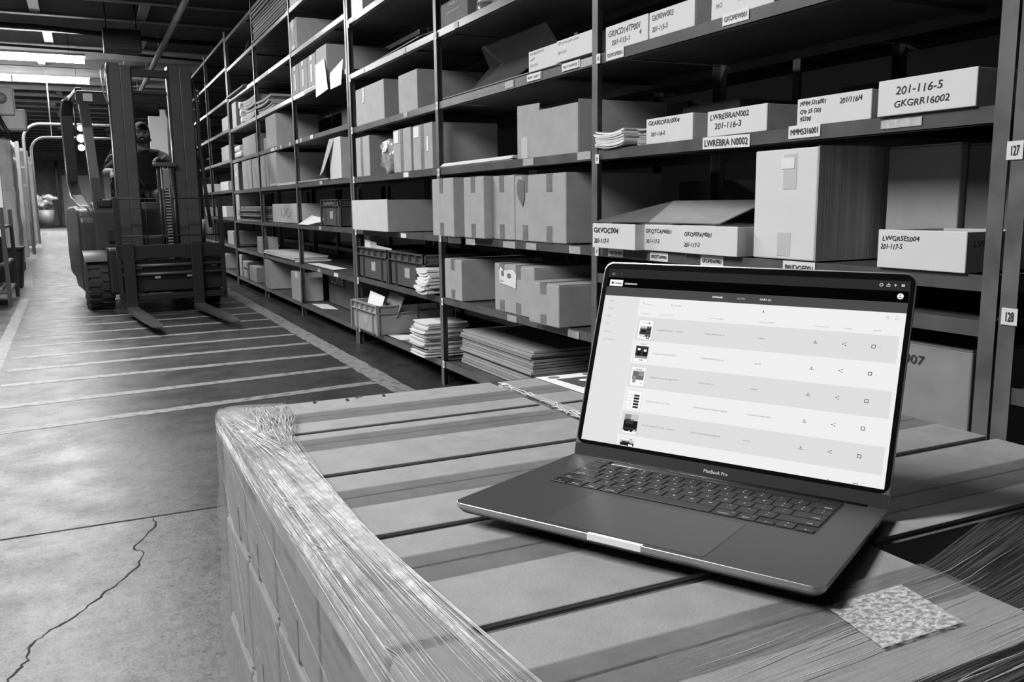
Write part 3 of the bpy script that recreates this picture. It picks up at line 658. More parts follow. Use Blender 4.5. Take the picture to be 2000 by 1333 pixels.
tag(MB().plate([(1.74, 7.98, M2+.001), (1.74, 7.60, M2+.001), (1.85, 7.30, M2+.05), (1.85, 7.9, M2+.08)], .0015).build('paper_sheet', paper), 'curled white sheet on the shelf left of the dark tote', 'paper')
sheets('paper_stack', 'flat pale papers on the shelf right below the open kraft box', 'paper', 8.0, 6.9, M3, M3+.018, 1.76, 2.0, 3, paper_g)
tag(MB().plate([(1.80, 7.95, M1+.002), (1.80, 7.0, M1+.002), (1.92, 7.05, M1+.004), (1.90, 7.9, M1+.004)], .002).build('paper_sheet', paper), 'wavy white paper lying on the lower shelf beside the doubled posts', 'paper')
t = carton('dark carton with a printed shop name, low on the second run', 7.92, 6.95, M0, .40, x=1.98, depth=.3, m=card_d)
MB().box(-.002, 0, -.1, .47, .17, .27).build('printed_band', blk, t)
mb = MB(); put_text(mb, 'ULINE', (-.003, .40, .19), AX, AZ, .06, .42, bold=.006); mb.build('lettering', tag_g, t)
tag(MB().plate([(1.80, 7.85, M0+.001), (1.79, 7.45, M0+.001), (1.90, 7.30, M0+.001), (1.92, 7.75, M0+.001)], .002).build('paper_sheet', paper), 'white sheet on the bottom shelf in front of the dark printed carton', 'paper')
carton('small kraft carton with a torn white top on the bottom shelf', 8.42, 8.07, M0, .39, x=1.745, depth=.22, patches=[(.7, .9, .1, .05, paper)])
carton('kraft carton standing at the middle of the bottom shelf', 10.0, 9.87, M0, .43, x=1.75, depth=.45) if 0 else None
carton('tall kraft carton on the bottom shelf left of the torn-topped one', 9.80, 9.50, M0, .432, x=1.75, depth=.48)
sheets('cardboard_stack', 'bundle of folded cardboard filling the highest shelf', 'cardboard', 9.75, 8.12, M7, M7+.30, 1.755, 2.3, 14, card_in, jit=.02, mat2=card)
carton('tall pale kraft carton with a torn lower corner', 9.32, 8.80, M4, 1.895, x=1.75, depth=.42)
carton('kraft carton low on the shelf left of the tall pale one', 9.75, 9.45, M4, 1.72, x=1.8, depth=.4)
carton('kraft carton beside the post above the flat cardboard, left one of two', 9.78, 9.43, M3, 1.535, depth=.5, full_tape=(.8,))
carton('kraft carton with bright taped base, right one of two', 9.41, 8.93, M3, 1.535, depth=.5, full_tape=(.2,), patches=[(.6, .05, .3, .02, paper)])
sheets('paper_stack', 'bright papers at the foot of the taped kraft carton', 'paper', 8.9, 8.06, M3, M3+.02, 1.755, 2.0, 3, paper)
t = carton('pale carton with large faint printed letters', 9.55, 8.30, M2, 1.025, x=1.82, depth=.3, m=mat('pale_kraft', .56))
mb = MB(); put_text(mb, 'UO', (-.003, .2, .06), AX, AZ, .09, .5); mb.build('lettering', paper_g, t)
sheets('cardboard_sheets', 'white flat cartons stacked on the lower shelf left of the curled papers', 'cardboard', 9.75, 8.25, M1, M1+.055, 1.77, 2.1, 3, card_white, jit=.03)
carton('small strapped carton beside the post on the lower shelf', 10.15, 9.87, M1, .665, x=1.745, depth=.18)
sheets('cardboard_stack', 'layered kraft packs with open ends high on the shelf', 'cardboard', 9.76, 8.97, M5, M5+.13, 1.76, 2.2, 5, card, jit=.03, bend=.02)
for i in range(3):
    t = thing('paper_roll', 'white paper roll, %s of the three piled beside the post' % ('lowest', 'middle', 'topmost')[i], 'roll', (1.77, 10.9+.05*i, M5+.045+i*.092), 0, 'white paper rolls on the high shelf')
    MB().lathe([(.04, 0), (.044, .01), (.044, .3), (.04, .31)], n=16, axis='x').build('roll', paper, t)
carton('narrow kraft carton standing left of the paper rolls', 11.5, 11.2, M5, 2.26, depth=.3)
sheets('cardboard_stack', 'kraft packs fanned out right of the paper rolls', 'cardboard', 10.7, 9.9, M5, M5+.24, 1.78, 2.2, 7, card, jit=.03, bend=.02)
carton('kraft carton with its front flap torn and a white sticker', 11.62, 11.3, M3, 1.535, depth=.4, patches=[(.5, .6, .09, .06, paper)])
carton('kraft carton in the middle of the three beside the far post', 10.98, 10.36, M3, 1.535, depth=.45)
carton('slim kraft carton right of the middle one beside the far post', 10.30, 9.90, M3, 1.53, depth=.45)
carton('low open kraft carton above the three beside the far post', 10.85, 10.0, M4, 1.795, depth=.4)
for i in range(7):
    a_ = 11.5-.13*(i % 4); z_ = M4+.02+.075*(i//4)
    t = thing('wrapped_bundle', 'small white plastic-wrapped bundle in the pile beside the far post', 'bundle', (1.77, a_, z_), 0, 'white wrapped bundles beside the far post')
    MB().bbox(0, .2, -.055, .055, 0, .07, .02).build('wrapping', mat('white_plastic_wrap', .7, .25, bump=.8, bscale=40), t)
carton('small kraft carton behind the flat cardboard beside the far post', 11.62, 11.35, M2, 1.16, depth=.4)
sheets('cardboard_stack', 'stack of dark flat cardboard sticking out over the shelf edge', 'cardboard', 11.28, 9.92, M2, M2+.17, 1.745, 2.2, 9, card_in, jit=.03, mat2=card_d)
carton('tall kraft carton on the bottom shelf beside the far post', 11.62, 11.42, M0, .40, depth=.4)
carton('kraft carton marked with dark lines on the bottom shelf', 11.35, 10.95, M0, .33, depth=.35, patches=[(.5, .6, .2, .02, ink)])
carton('lowest kraft carton at the right of the small group on the bottom shelf', 10.88, 10.4, M0, .30, depth=.3)
tag(MB().plate([(1.9, 11.5, M7+.001), (1.78, 10.6, M7+.001), (1.80, 10.3, M7+.12), (2.0, 11.2, M7+.14)], .004).build('loose_cardboard', card_in), 'slanted flap of cardboard on a high far shelf', 'cardboard')
sheets('cardboard_sheets', 'flat sheets lying over the far high shelf edge', 'cardboard', 11.6, 10.4, M6, M6+.04, 1.73, 2.1, 3, card_in, jit=.04)
# far run
for (y0, y1, li, h, m_, l_) in ((12.4, 11.9, 5, .17, card, 'kraft carton at the right end of a high shelf on the farthest run'), (12.6, 11.95, 4, .19, card, 'tilted kraft carton on the farthest run behind the mast'), (13.3, 12.5, 2, .15, card_white, 'white carton on the farthest run level with the load guard'), (12.9, 12.2, 3, .12, card_white, 'white carton on the farthest run above the load guard'),
                               (12.5, 12.0, 1, .18, card, 'kraft carton low on the farthest run'), (14.9, 14.2, 3, .13, card_white, 'pale carton on the farthest run beyond the mast'), (14.8, 14.3, 2, .14, card, 'kraft carton on the farthest run beyond the mast'), (13.4, 12.9, 0, .2, card, 'kraft carton on the bottom shelf of the farthest run')):
    carton(l_, y0, y1, LV3[li]+.001, LV3[li]+h, depth=.4, m=m_)
# cartons glimpsed through the bays on the back run
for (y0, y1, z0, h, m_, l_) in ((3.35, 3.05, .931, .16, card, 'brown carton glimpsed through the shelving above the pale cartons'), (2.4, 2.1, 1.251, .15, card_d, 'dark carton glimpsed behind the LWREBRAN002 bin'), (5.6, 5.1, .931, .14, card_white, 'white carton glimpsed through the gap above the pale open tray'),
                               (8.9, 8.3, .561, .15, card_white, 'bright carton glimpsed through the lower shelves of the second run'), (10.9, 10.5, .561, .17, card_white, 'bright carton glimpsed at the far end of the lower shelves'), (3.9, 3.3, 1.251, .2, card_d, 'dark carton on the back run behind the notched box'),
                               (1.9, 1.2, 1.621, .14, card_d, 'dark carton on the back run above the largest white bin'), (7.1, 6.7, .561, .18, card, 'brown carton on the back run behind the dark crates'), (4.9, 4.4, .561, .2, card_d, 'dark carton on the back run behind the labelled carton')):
    carton(l_, y0, y1, z0, z0+h, x=2.5, depth=.45, m=m_)

# ------------------------------------------------------------------ wrapped pallet load in front
ZT = 1.0-.3137
def pal_box(label, x0, x1, y0, y1, z0, z1, seam=None, tape=True, m=card_pal, group=None, ends=True):
    t = thing('cardboard_box', label, 'box', (x0, (y0+y1)/2, z0), 0, group)
    W = x1-x0; H = z1-z0; a = y0-(y0+y1)/2; b = y1-(y0+y1)/2; g = .0025
    a += g; b -= g
    MB().bbox(g, W-g, a, b, 0, H-.004, .007, seg=3).build('box_body', m, t)
    s = (seam-(y0+y1)/2) if seam else 0
    MB().bbox(g+.003, W-g-.003, a+.004, s-.0012, H-.0048, H-.0005, .0016).build('top_flap', m, t)
    MB().bbox(g+.003, W-g-.003, s+.0012, b-.004, H-.0048, H-.0005, .0016).build('top_flap', m, t)
    if tape:
        c = MB(); c.plate([(g, s-.033, H+.0002), (W-g, s-.034, H+.0002), (W-g, s+.024, H+.0002), (g, s+.025, H+.0002)], .0003)
        c.plate([(g-.001, s-.033, H), (g-.001, s-.033, H-.06), (g-.001, s+.025, H-.06), (g-.001, s+.025, H)], -.0004)
        c.build('clear_tape', tape_c, t)
    if ends:
        MB().box(g-.001, g, s-.028, s+.028, 0, .05).build('clear_tape', tape_m, t)
    return t
LX0, LX1, RX1 = .166, .634, 1.070
rows = [(1.190, 1.393, 1.283), (.984, 1.190, 1.128), (.771, .984, .895), (.558, .771, .688), (.357, .558, .467)]
names = ['farthest kraft carton on the wrapped pallet, at its bunched film corner', 'kraft carton second from the far end of the wrapped pallet, left row', 'kraft carton in the middle of the left row under the laptop', 'kraft carton under the front left edge of the laptop', 'nearest kraft carton on the pallet, under wrinkled shiny tape']
for (y0, y1, s), n in zip(rows, names): pal_box(n, LX0, LX1, y0, y1, ZT-.164, ZT, s)
rrows = [(1.182, 1.388, 1.29), (.960, 1.182, 1.07), (.733, .960, .85), (.543, .733, .625)]
rn = ['kraft carton at the far end of the right row, under the printed poster', 'kraft carton hidden behind the laptop screen in the right row', 'kraft carton right of the laptop with open edge flaps', 'kraft carton beside the gap left by a missing carton']
for (y0, y1, s), n in zip(rrows, rn): pal_box(n, LX1+.004, RX1, y0, y1, ZT-.164, ZT, s)
for li, (za, zb, ex) in enumerate(((ZT-.330, ZT-.165, .002), (ZT-.495, ZT-.331, .006))):
    for i, (y0, y1, s) in enumerate(rows):
        pal_box('kraft carton in the %s layer, row %s on the left side of the pallet' % (('second', 'lowest')[li], ('farthest', 'second', 'third', 'fourth', 'nearest')[i]), LX0-ex, LX1-.004, y0, y1, za, zb, s, tape=False)
    for i, (y0, y1, s) in enumerate(rrows+[(.357, .543, .45)]):
        pal_box('kraft carton in the %s layer, row %s on the right side of the pallet' % (('second', 'lowest')[li], ('farthest', 'second', 'third', 'fourth', 'nearest')[i]), LX1+.004, RX1, y0, y1, za, zb, s, tape=(li == 0), m=card_pal)
# side writing stripe marks on the left faces
mb = MB()
t = thing('wooden_pallet', 'wooden pallet under the shrink-wrapped carton load', 'pallet', (LX0, .87, 0)); wood = mat('pallet_wood', .2, .8, noise=.2, nscale=6, stretch=(1, 8, 1))
for i in range(7): MB().box(0, .905, -.52+i*.16, -.42+i*.16, .165, .19).build('deck_board', wood, t)
for xq in (0, .41, .82): MB().box(xq, xq+.085, -.52, .54, .02, .165).build('stringer', wood, t)
for yq in (-.52, 0, .44): MB().box(0, .905, yq, yq+.1, 0, .02).build('bottom_board', wood, t)
# pen strokes on the far edge
mb = MB(); zz = ZT+.0012
for (x, y, dx, dy) in ((.245, 1.345, .006, .012), (.262, 1.355, .004, .010), (.275, 1.350, .012, .002), (.31, 1.37, .004, .012), (.362, 1.362, .003, .012), (.378, 1.372, .014, .012), (.425, 1.366, .003, .010)): mb.add([(x-.0025, y, zz), (x+.0025, y, zz), (x+dx+.0025, y+dy, zz), (x+dx-.0025, y+dy, zz)], [(0, 1, 2, 3)])
for a in range(16): 
    t0 = a/16*5.2+.6; t1 = (a+1)/16*5.2+.6; f_ = lambda q, r: (.262+.030*r*math.cos(q), 1.371+.008*r*math.sin(q), zz)
    mb.add([f_(t0, 1), f_(t0, .94), f_(t1, .94), f_(t1, 1)], [(0, 1, 2, 3)])
o = mb.build('pen_marks', ink)
o.parent = [q for q in COL.objects if q.get('label') == names[0]][0]; o.location = -o.parent.location
# poster and torn film between the rows
poster_m = mat('poster_ink_dark', .07, .35)
t = thing('poster', 'printed poster with round cup shapes lying behind the laptop', 'poster', (.76, 1.28, ZT+.0012))
MB().plate([(-.035, -.10, 0), (.125, -.12, 0), (.15, .085, 0), (-.045, .095, 0)], .0008).build('sheet', paper, t)
mb = MB(); mb.plate([(-.015, -.02, .001), (.13, -.03, .001), (.13, .055, .001), (-.022, .06, .001)], .0002); mb.build('dark_panel', poster_m, t)
mb = MB(); mb2 = MB()
for (x, y, r, q) in ((.02, .03, .012, 0), (.055, .035, .012, 0), (.09, .02, .012, 0), (.06, 0, .014, 0), (-.018, .077, .011, 1), (.06, .075, .018, 1), (.0, -.06, .013, 1), (.03, -.07, .01, 1)):
    (mb2 if q else mb).add([(x+r*math.cos(a*PI/8), y+r*.8*math.sin(a*PI/8), .0014) for a in range(16)], [list(range(16))])
mb.build('printed_shape', paper, t); mb2.build('printed_shape', mat('poster_grey', .22, .4), t)

film_side = film('stretch_film_side', .22, .52, base=.30, rough=.28, scale=(.8, 14, 1), nscale=3.2, lo=.42, hi=.74)
film_top = film('stretch_film_top', .22, .7, base=.55, rough=.16, scale=(1.2, 60, 1), nscale=5, lo=.38, hi=.68)
strand_m = film('stretch_film_creases', .45, .95, base=.78, rough=.14, scale=(1, 1, 1), nscale=45, lo=.4, hi=.6, coord='Object')
wrap = thing('stretch_film', 'clear stretch film bunched along the left edge of the pallet load', 'film', (LX0, 1.39, ZT))
RE = .006
def onpal(w_, y):
    """unrolled distance w from the upper left edge: inward over the top if positive, down the side if negative"""
    if w_ > RE: return Vector((w_, y, .0035+.001))
    if w_ < -RE: return Vector((-.0065-.014*max(0, min(1, (-w_-.12)/.35)), y, w_))
    a = (w_/RE+1)*PI/4
    return Vector((-.0045+RE*(1-math.cos(a)) if True else 0, y, -RE+(RE+.0045)*math.sin(a)))
def inner(y):      # inner boundary of the film on the top face
    K = [(1.385, .012), (1.36, .100), (1.30, .098), (1.24, .078), (1.19, .068), (1.10, .062), (1.0, .056), (.9, .057), (.77, .058), (.66, .062), (.57, .067), (.45, .080), (.30, .105)]
    for (ya, a), (yb, b) in zip(K[:-1], K[1:]):
        if yb <= y <= ya: return a+(b-a)*(ya-y)/(ya-yb)
    return K[0][1] if y > K[0][0] else K[-1][1]
P = []
for i in range(91):
    y = 1.383-(1.383-.352)*i/90; row = []
    for j in range(25):
        t_ = j/24; w_ = -.03+(inner(y)+.03)*t_
        p = onpal(w_, y-1.39); p.z += .0022*math.sin(9*t_*3+i*.11)*(t_*(1-t_)*4) + (.004*math.sin(t_*40+i*.3) if i < 16 else 0)*t_
        row.append(p)
    P.append(row)
MB().grid(P, uv=True).build('top_band', film_top, wrap)
P = []
for i in range(70):
    y = 1.392-(1.392-.352)*i/69; row = []
    for j in range(30):
        z = -.002-.50*j/29
        bulge = .010*math.exp(-((z+.165)/.03)**2)*max(0, 1-i/10)+.010*math.exp(-((z+.33)/.02)**2)*max(0, 1-i/10)
        x = -.006-.014*min(1, max(0, (-z-.12)/.35))-bulge*.5
        row.append(Vector((x, y-1.39, z)))
    P.append(row)
# fan-shaped UV: u along the rays that leave the far upper corner
mbs = MB(); mbs.grid(P, uv=True)
for i in range(70):
    for j in range(30):
        p = P[i][j]; dy = -(p.y)+.10; ang = math.atan2(-p.z+.02, dy); mbs.uv[i*30+j] = (math.hypot(dy, p.z)*.8, ang*.62)
mbs.build('side_sheet', film_side, wrap)
# far end and tail of the film around the back face
P = [[Vector((x, .006+.003*math.sin(j*1.7), -.002-.5*j/12)) for j in range(13)] for x in [0+.905*k/30 for k in range(31)]]
MB().grid(P, uv=True).build('far_sheet', film_side, wrap)
# creases: fine ridges of bunched film
rng = random.Random(3)
def crease(mb, w0, w1, ya, yb, r, lift=.001, n=22, bowl=.0, jit=.0012):
    pts = []; ph = rng.uniform(0, 6)
    for i in range(n):
        s = i/(n-1); y = ya+(yb-ya)*s
        w_ = w0+(w1-w0)*(s**1.1)+bowl*math.sin(PI*s)+jit*1.6*MN.noise(Vector((y*22, ph*3, w0*40)))
        p = onpal(w_, y-1.39); p.z += lift if w_ > 0 else 0; p.x -= lift if w_ < .004 else 0
        pts.append(p)
    rads = [r*(.25+.75*math.sin(PI*min(1, max(0, .04+.92*i/(n-1))))) for i in range(n)]
    mb.tube(pts, rads, n=5, caps=False)
mb = MB()
for q in range(420):      # main band of bright strands down the edge
    a = rng.uniform(0, 1); ya = rng.uniform(.80, 1.12); yb = max(.40, ya-rng.uniform(.12, .42))
    wa = -.008+.060*a; wb = wa+rng.uniform(-.002, .012)+(.010 if a > .5 else 0)
    top = min(inner(ya), inner(yb))-.001
    crease(mb, min(wa, top), min(wb, top), ya, yb, rng.choice((.00012, .0002, .0003)), lift=rng.uniform(.0003, .0025), jit=.0003)
for q in range(60):       # bundle hugging the inner boundary
    ya = rng.uniform(.7, 1.25); yb = max(.42, ya-rng.uniform(.15, .5)); k_ = rng.uniform(.70, 1.0)
    crease(mb, inner(ya)*k_, inner(yb)*k_, ya, yb, rng.choice((.00015, .00025, .0004)), lift=rng.uniform(.0005, .002), jit=.0003)
for q in range(90):      # gathering towards the far corner
    a = rng.uniform(0, 1); wa = -.012+.030*a+rng.uniform(-.004, .004); wb = -.025+.085*a
    ya = rng.uniform(1.20, 1.385); yb = ya-rng.uniform(.10, .35)
    crease(mb, wa, min(wb, inner(yb)), ya, yb, rng.choice((.0002, .0003, .0004)), lift=rng.uniform(.0005, .003), jit=.0008)
for q in range(70):       # crumpled tuft on the far carton
    x0_ = rng.uniform(.035, .100); y0_ = rng.uniform(1.27, 1.37)
    crease(mb, x0_, x0_*.70+rng.uniform(-.004, .004), y0_, y0_-rng.uniform(.05, .18), rng.choice((.0002, .0004, .0006)), lift=rng.uniform(.0005, .004), n=14, jit=.004)
cr = mb.build('film_creases', strand_m, wrap); cr['kind'] = 'stuff'
mb = MB()
for q in range(9):       # long thin creases fanning down the side
    ang = rng.uniform(.05, .95)**1.0*1.05; d0 = rng.uniform(.05, .5); d1 = d0+rng.uniform(.15, .5); pts = []
    for i in range(14):
        d = d0+(d1-d0)*i/13; y = .06-d*math.cos(ang)+.02*math.sin(d*3)*0; z = -.01-d*math.sin(ang)*(.55+.25*d)
        if z < -.49 or y < -1.03 or y > -.002: break
        pts.append(Vector((-.0072-.014*min(1, max(0, (-z-.12)/.35)), y, z)))
    if len(pts) > 4: mb.tube(pts, [.0003*math.sin(PI*(.05+.9*i/(len(pts)-1)))+.00005 for i in range(len(pts))], n=5, caps=False)
o = mb.build('side_creases', film('film_side_creases', .2, .6, base=.5, coord='Object'), wrap); o['kind'] = 'stuff'
# film stretched over the near right corner and across the gap
wrap2 = thing('stretch_film', 'clear stretch film pulled over the near right corner and across the gap', 'film', (LX1, .40, ZT))
def corner_pt(s, t_):   # s along the band (left near -> right far), t across
    x = -.30+.78*s; y = -.055+.15*t_-.03+.06*s
    z = .0015
    if x > 0: z = .0015-.05*x; y += .30*x*t_
    y = y-.0
    return Vector((x, y, z))
P = [[corner_pt(i/50, j/16)+Vector((0, 0, .0007*math.sin(j*2.1+i*.1))) for j in range(17)] for i in range(51)]
MB().grid(P, uv=True).build('corner_sheet', film('stretch_film_corner', .03, .34, base=.5, rough=.22, scale=(1.2, 20, 1), nscale=4.5, lo=.42, hi=.72), wrap2)
mb = MB()
for q in range(16):
    a = rng.uniform(.02, .95); s0 = rng.uniform(0, .3); s1 = s0+rng.uniform(.10, .35)
    mb.tube([corner_pt(s0+(s1-s0)*i/11, a+.008*math.sin(i*.5+q))+Vector((0, 0, .0008)) for i in range(12)], [.0005*math.sin(PI*(.06+.88*i/11)) for i in range(12)], n=5, caps=False)
o = mb.build('film_creases', strand_m, wrap2); o['kind'] = 'stuff'
# wrinkled shiny tape patch by the laptop corner
sh = film('wrinkled_shiny_tape', .35, 1.0, base=.75, rough=.12, scale=(1, 1.6, 1), nscale=150, lo=.42, hi=.58, coord='Object')  # screen glints on the tape put in as white speckles
t = thing('tape_strip', 'wide strip of wrinkled shiny tape on the carton beside the laptop corner', 'tape', (.50, .43, ZT+.0024))
P = [[Vector((.084*i/60-.016+.25*(.05*j/40-.01)+.0012*MN.noise(Vector((j*.3, 0, 7))), -.030+.066*j/40, .00012*MN.noise(Vector((i*.35, j*.22, 0)))+.00012*MN.noise(Vector((i*.9, j*.7, 5))))) for j in range(41)] for i in range(61)]
MB().grid(P).build('tape', sh, t)
# torn film and flap edges in the seam between the rows
t = thing('torn_film', 'torn strips of film in the gap behind the laptop', 'film', (.634, 1.2, ZT+.002)); mb = MB()
for q in range(26):
    y = rng.uniform(-.14, .17); mb.tube([(rng.uniform(-.006, .006), y, 0), (rng.uniform(-.008, .008), y-.02, rng.uniform(.001, .006)), (rng.uniform(-.006, .010), y-.05, 0)], .0009, n=5)
o = mb.build('strands', strand_m, t); o['kind'] = 'stuff'
MB().plate([(-.004, -.12, .001), (.012, -.10, .004), (.008, .05, .003), (-.002, .06, .001)], .0006).build('scrap', film_top, t)

# ------------------------------------------------------------------ laptop
LO = Vector((0.30625, 0.76955, 1-0.29049))
LX = Vector((0.49632, -0.86812, -0.00562)); LY = Vector((0.86726, 0.49610, -0.04178)); LZ = Vector((0.03905, 0.01586, 0.99911))
lap = bpy.data.objects.new('laptop', None); COL.objects.link(lap); lap.empty_display_size = .05
lap.matrix_world = Matrix(((LX.x, LY.x, LZ.x, LO.x), (LX.y, LY.y, LZ.y, LO.y), (LX.z, LY.z, LZ.z, LO.z), (0, 0, 0, 1)))
tag(lap, 'open dark grey laptop showing a catalogue page, standing on the wrapped cartons', 'laptop')
alu = mat('space_grey_aluminium', .068, .48, metal=.35, noise=.03, nscale=400, bump=.04, bscale=2500)
alu_edge = mat('aluminium_edge_highlight', .75, .22, metal=.9); alu_side = mat('aluminium_lit_side', .34, .38, metal=.35); alu_cham = mat('chamfer_highlight', .5, .35, metal=.7)  # edge highlights and brighter sides put into lighter aluminium colours
pad_m = mat('trackpad_glass', .078, .45, metal=.3)
key_m = mat('key_black', .013, .45, spec=.35); well_m = mat('keyboard_well', .008, .6)
leg_m = emis('backlit_key_legend', .75)
W_, D_, T_ = .3579, .2459, .0105
def rrect(x0, x1, y0, y1, r, n=8):
    pts = []
    for cx_, cy_, a0 in ((x1-r, y0+r, -90), (x1-r, y1-r, 0), (x0+r, y1-r, 90), (x0+r, y0+r, 180)):
        for i in range(n+1):
            a = math.radians(a0+90*i/n); pts.append((cx_+r*math.cos(a), cy_+r*math.sin(a)))
    return pts
def slab(mb, rings, mis=None, M=None):
    """stack of same-length outlines [(pts, z)] closed at both ends"""
    k = len(rings[0][0]); V = []; 
    for pts, z in rings: V += [(p[0], p[1], z) for p in pts]
    o = 0
    for q in range(len(rings)-1):
        mb.add([v for v in V[q*k:(q+2)*k]], [(i, (i+1) % k, k+(i+1) % k, k+i) for i in range(k)], mis[q] if mis else 0, False, M)
    mb.add(V[:k], [list(range(k-1, -1, -1))], mis[0] if mis else 0, False, M); mb.add(V[-k:], [list(range(k))], mis[-1] if mis else 0, False, M)
mb = MB(); R_ = .011
slab(mb, [(rrect(.006, W_-.006, .006, D_-.006, R_-.004), -T_), (rrect(.0015, W_-.0015, .0015, D_-.0015, R_), -T_+.0035), (rrect(0, W_, 0, D_, R_), -T_+.006), (rrect(0, W_, 0, D_, R_), -.0003), (rrect(.0003, W_-.0003, .0003, D_-.0003, R_), 0)], [0, 1, 1, 2, 0])
mb.build('base', [alu, alu_side, alu_cham], lap)
mb = MB(); slab(mb, [(rrect(W_/2-.027, W_/2+.027, -.0004, .004, .0015, 3), -.0055), (rrect(W_/2-.027, W_/2+.027, -.0004, .004, .0015, 3), .0003)])
mb.build('finger_notch', mat('notch_highlight', .95, .5), lap)  # highlight in the notch put into a near-white colour
mb = MB(); slab(mb, [(rrect(.0985, .2590, .0065, .1105, .004), 0), (rrect(.0985, .2590, .0065, .1105, .004), .00012)]); mb.build('trackpad_gap', mat('gap_dark', .03, .5), lap)
mb = MB(); slab(mb, [(rrect(.0990, .2585, .0070, .1100, .004), .0001), (rrect(.0990, .2585, .0070, .1100, .004), .0002)]); mb.build('trackpad', pad_m, lap)
WX0, WX1, WY0, WY1 = .0380, .3185, .1205, .2335
mb = MB(); slab(mb, [(rrect(WX0, WX1, WY0, WY1, .003), 0), (rrect(WX0, WX1, WY0, WY1, .003), .00015)]); mb.build('keyboard_well', well_m, lap)
ex, ey, ez = Vector((1, 0, 0)), Vector((0, 1, 0)), Vector((0, 0, 1))
PK = .01935
def key(x0, x1, yc, h=.0168, labels=()):
    mb = MB(); mb.bbox(x0+.0011, x1-.0011, yc-h/2, yc+h/2, .0001, .0011, .0006, seg=1); o = mb.build('key', key_m, lap)
    if labels:
        m2 = MB()
        for (s_, fx, fy, cap) in labels:
            V, F, w_ = text_mesh(s_); k_ = cap/.7
            xx = x0+(x1-x0)*fx-w_*k_/2; put_text(m2, s_, (xx, yc+h*fy-cap/2, .00118), ex, ey, cap, None, bold=.00012)
        m2.build('key_legend', leg_m, o)
ry = [.1310, .1503, .1697, .1890, .2083]
x = WX0+.0008; two = .19
for a, b in zip('`1234567890-=', '~!@#$%^&*()_+'):
    key(x, x+PK, ry[4], labels=[(b, .5, .22, .0022), (a, .5, -.18, .0024)]); x += PK
key(x, WX1-.0008, ry[4], labels=[('delete', .68, -.25, .0020)])
x = WX0+.0008; key(x, x+.0275, ry[3], labels=[('tab', .25, -.25, .0020)]); x += .0275
for a in 'QWERTYUIOP': key(x, x+PK, ry[3], labels=[(a, .5, 0, .0030)]); x += PK
for a, b in zip('[]\\', '{}|'): 
    e_ = min(x+PK, WX1-.0008); key(x, e_, ry[3], labels=[(b, .5, .22, .0022), (a, .5, -.2, .0022)]); x += PK
x = WX0+.0008; key(x, x+.0335, ry[2], labels=[('caps lock', .38, -.25, .0020)]); x += .0335
for a in 'ASDFGHJKL': key(x, x+PK, ry[2], labels=[(a, .5, 0, .0030)]); x += PK
for a, b in zip(";'", ':"'): key(x, x+PK, ry[2], labels=[(b, .5, .22, .0022), (a, .5, -.2, .0022)]); x += PK
key(x, WX1-.0008, ry[2], labels=[('return', .70, -.25, .0020)])
x = WX0+.0008; key(x, x+.0435, ry[1], labels=[('shift', .2, -.25, .0020)]); x += .0435
for a in 'ZXCVBNM': key(x, x+PK, ry[1], labels=[(a, .5, 0, .0030)]); x += PK
for a, b in zip(',./', '<>?'): key(x, x+PK, ry[1], labels=[(b, .5, .22, .0022), (a, .5, -.2, .0022)]); x += PK
key(x, WX1-.0008, ry[1], labels=[('shift', .75, -.25, .0020)])
x = WX0+.0008
for s_, w_, sym in (('fn', .0190, ''), ('control', .0193, '^'), ('option', .0193, '\\'), ('command', .0245, 'x'), ('', .0985, ''), ('command', .0245, 'x'), ('option', .0193, '\\')):
    lb = [(s_, .45, -.25, .0019)] if s_ else []
    if sym: lb.append((sym, .75, .2, .0022))
    key(x, x+w_, ry[0]+.0, labels=lb); x += w_
aw = (WX1-.0008-x)/3
def tri(cx_, cy_, ang, mb): mb.add([(cx_+.0012*math.cos(ang+q*2*PI/3), cy_+.0012*math.sin(ang+q*2*PI/3), .00118) for q in range(3)], [(0, 1, 2)])
for i, (ang, yq, hh) in enumerate(((PI, -.0043, .0078), (PI/2, .0043, .0078), (-PI/2, -.0043, .0078), (0, -.0043, .0078))):
    ii = (0, 1, 1, 2)[i]; x0_ = x+ii*aw
    mb = MB(); mb.bbox(x0_+.0011, x0_+aw-.0011, ry[0]+yq-hh/2, ry[0]+yq+hh/2, .0001, .0011, .0005, seg=1); o = mb.build('key', key_m, lap)
    m2 = MB(); tri(x0_+aw/2, ry[0]+yq, ang, m2); m2.build('key_legend', leg_m, o)
key(WX0+.0008, WX0+.0200, .2252, h=.0095, labels=[('esc', .5, 0, .0019)])
MB().bbox(WX0+.0225, WX1-.0230, .2205, .2300, .0001, .0006, .0003, seg=1).build('touch_strip', mat('touch_strip_glass', .02, .12), lap)
key(WX1-.0200, WX1-.0008, .2252, h=.0095)
mb = MB()
for (ya, yb) in ((.150, .159), (.175, .184), (.205, .2085)): mb.box(W_-.0003, W_+.0002, ya, yb, -.0055, -.0025)
mb.build('side_ports', mat('port_dark', .004, .6), lap)
mb = MB()
for (fx, fy) in ((.03, .03), (W_-.03, .03), (.03, D_-.03), (W_-.03, D_-.03)): mb.lathe([(.007, -T_-.0009), (.007, -T_)], n=16, M=Matrix.Translation((fx, fy, 0)))
mb.build('rubber_feet', mat('foot_rubber', .02, .7), lap)
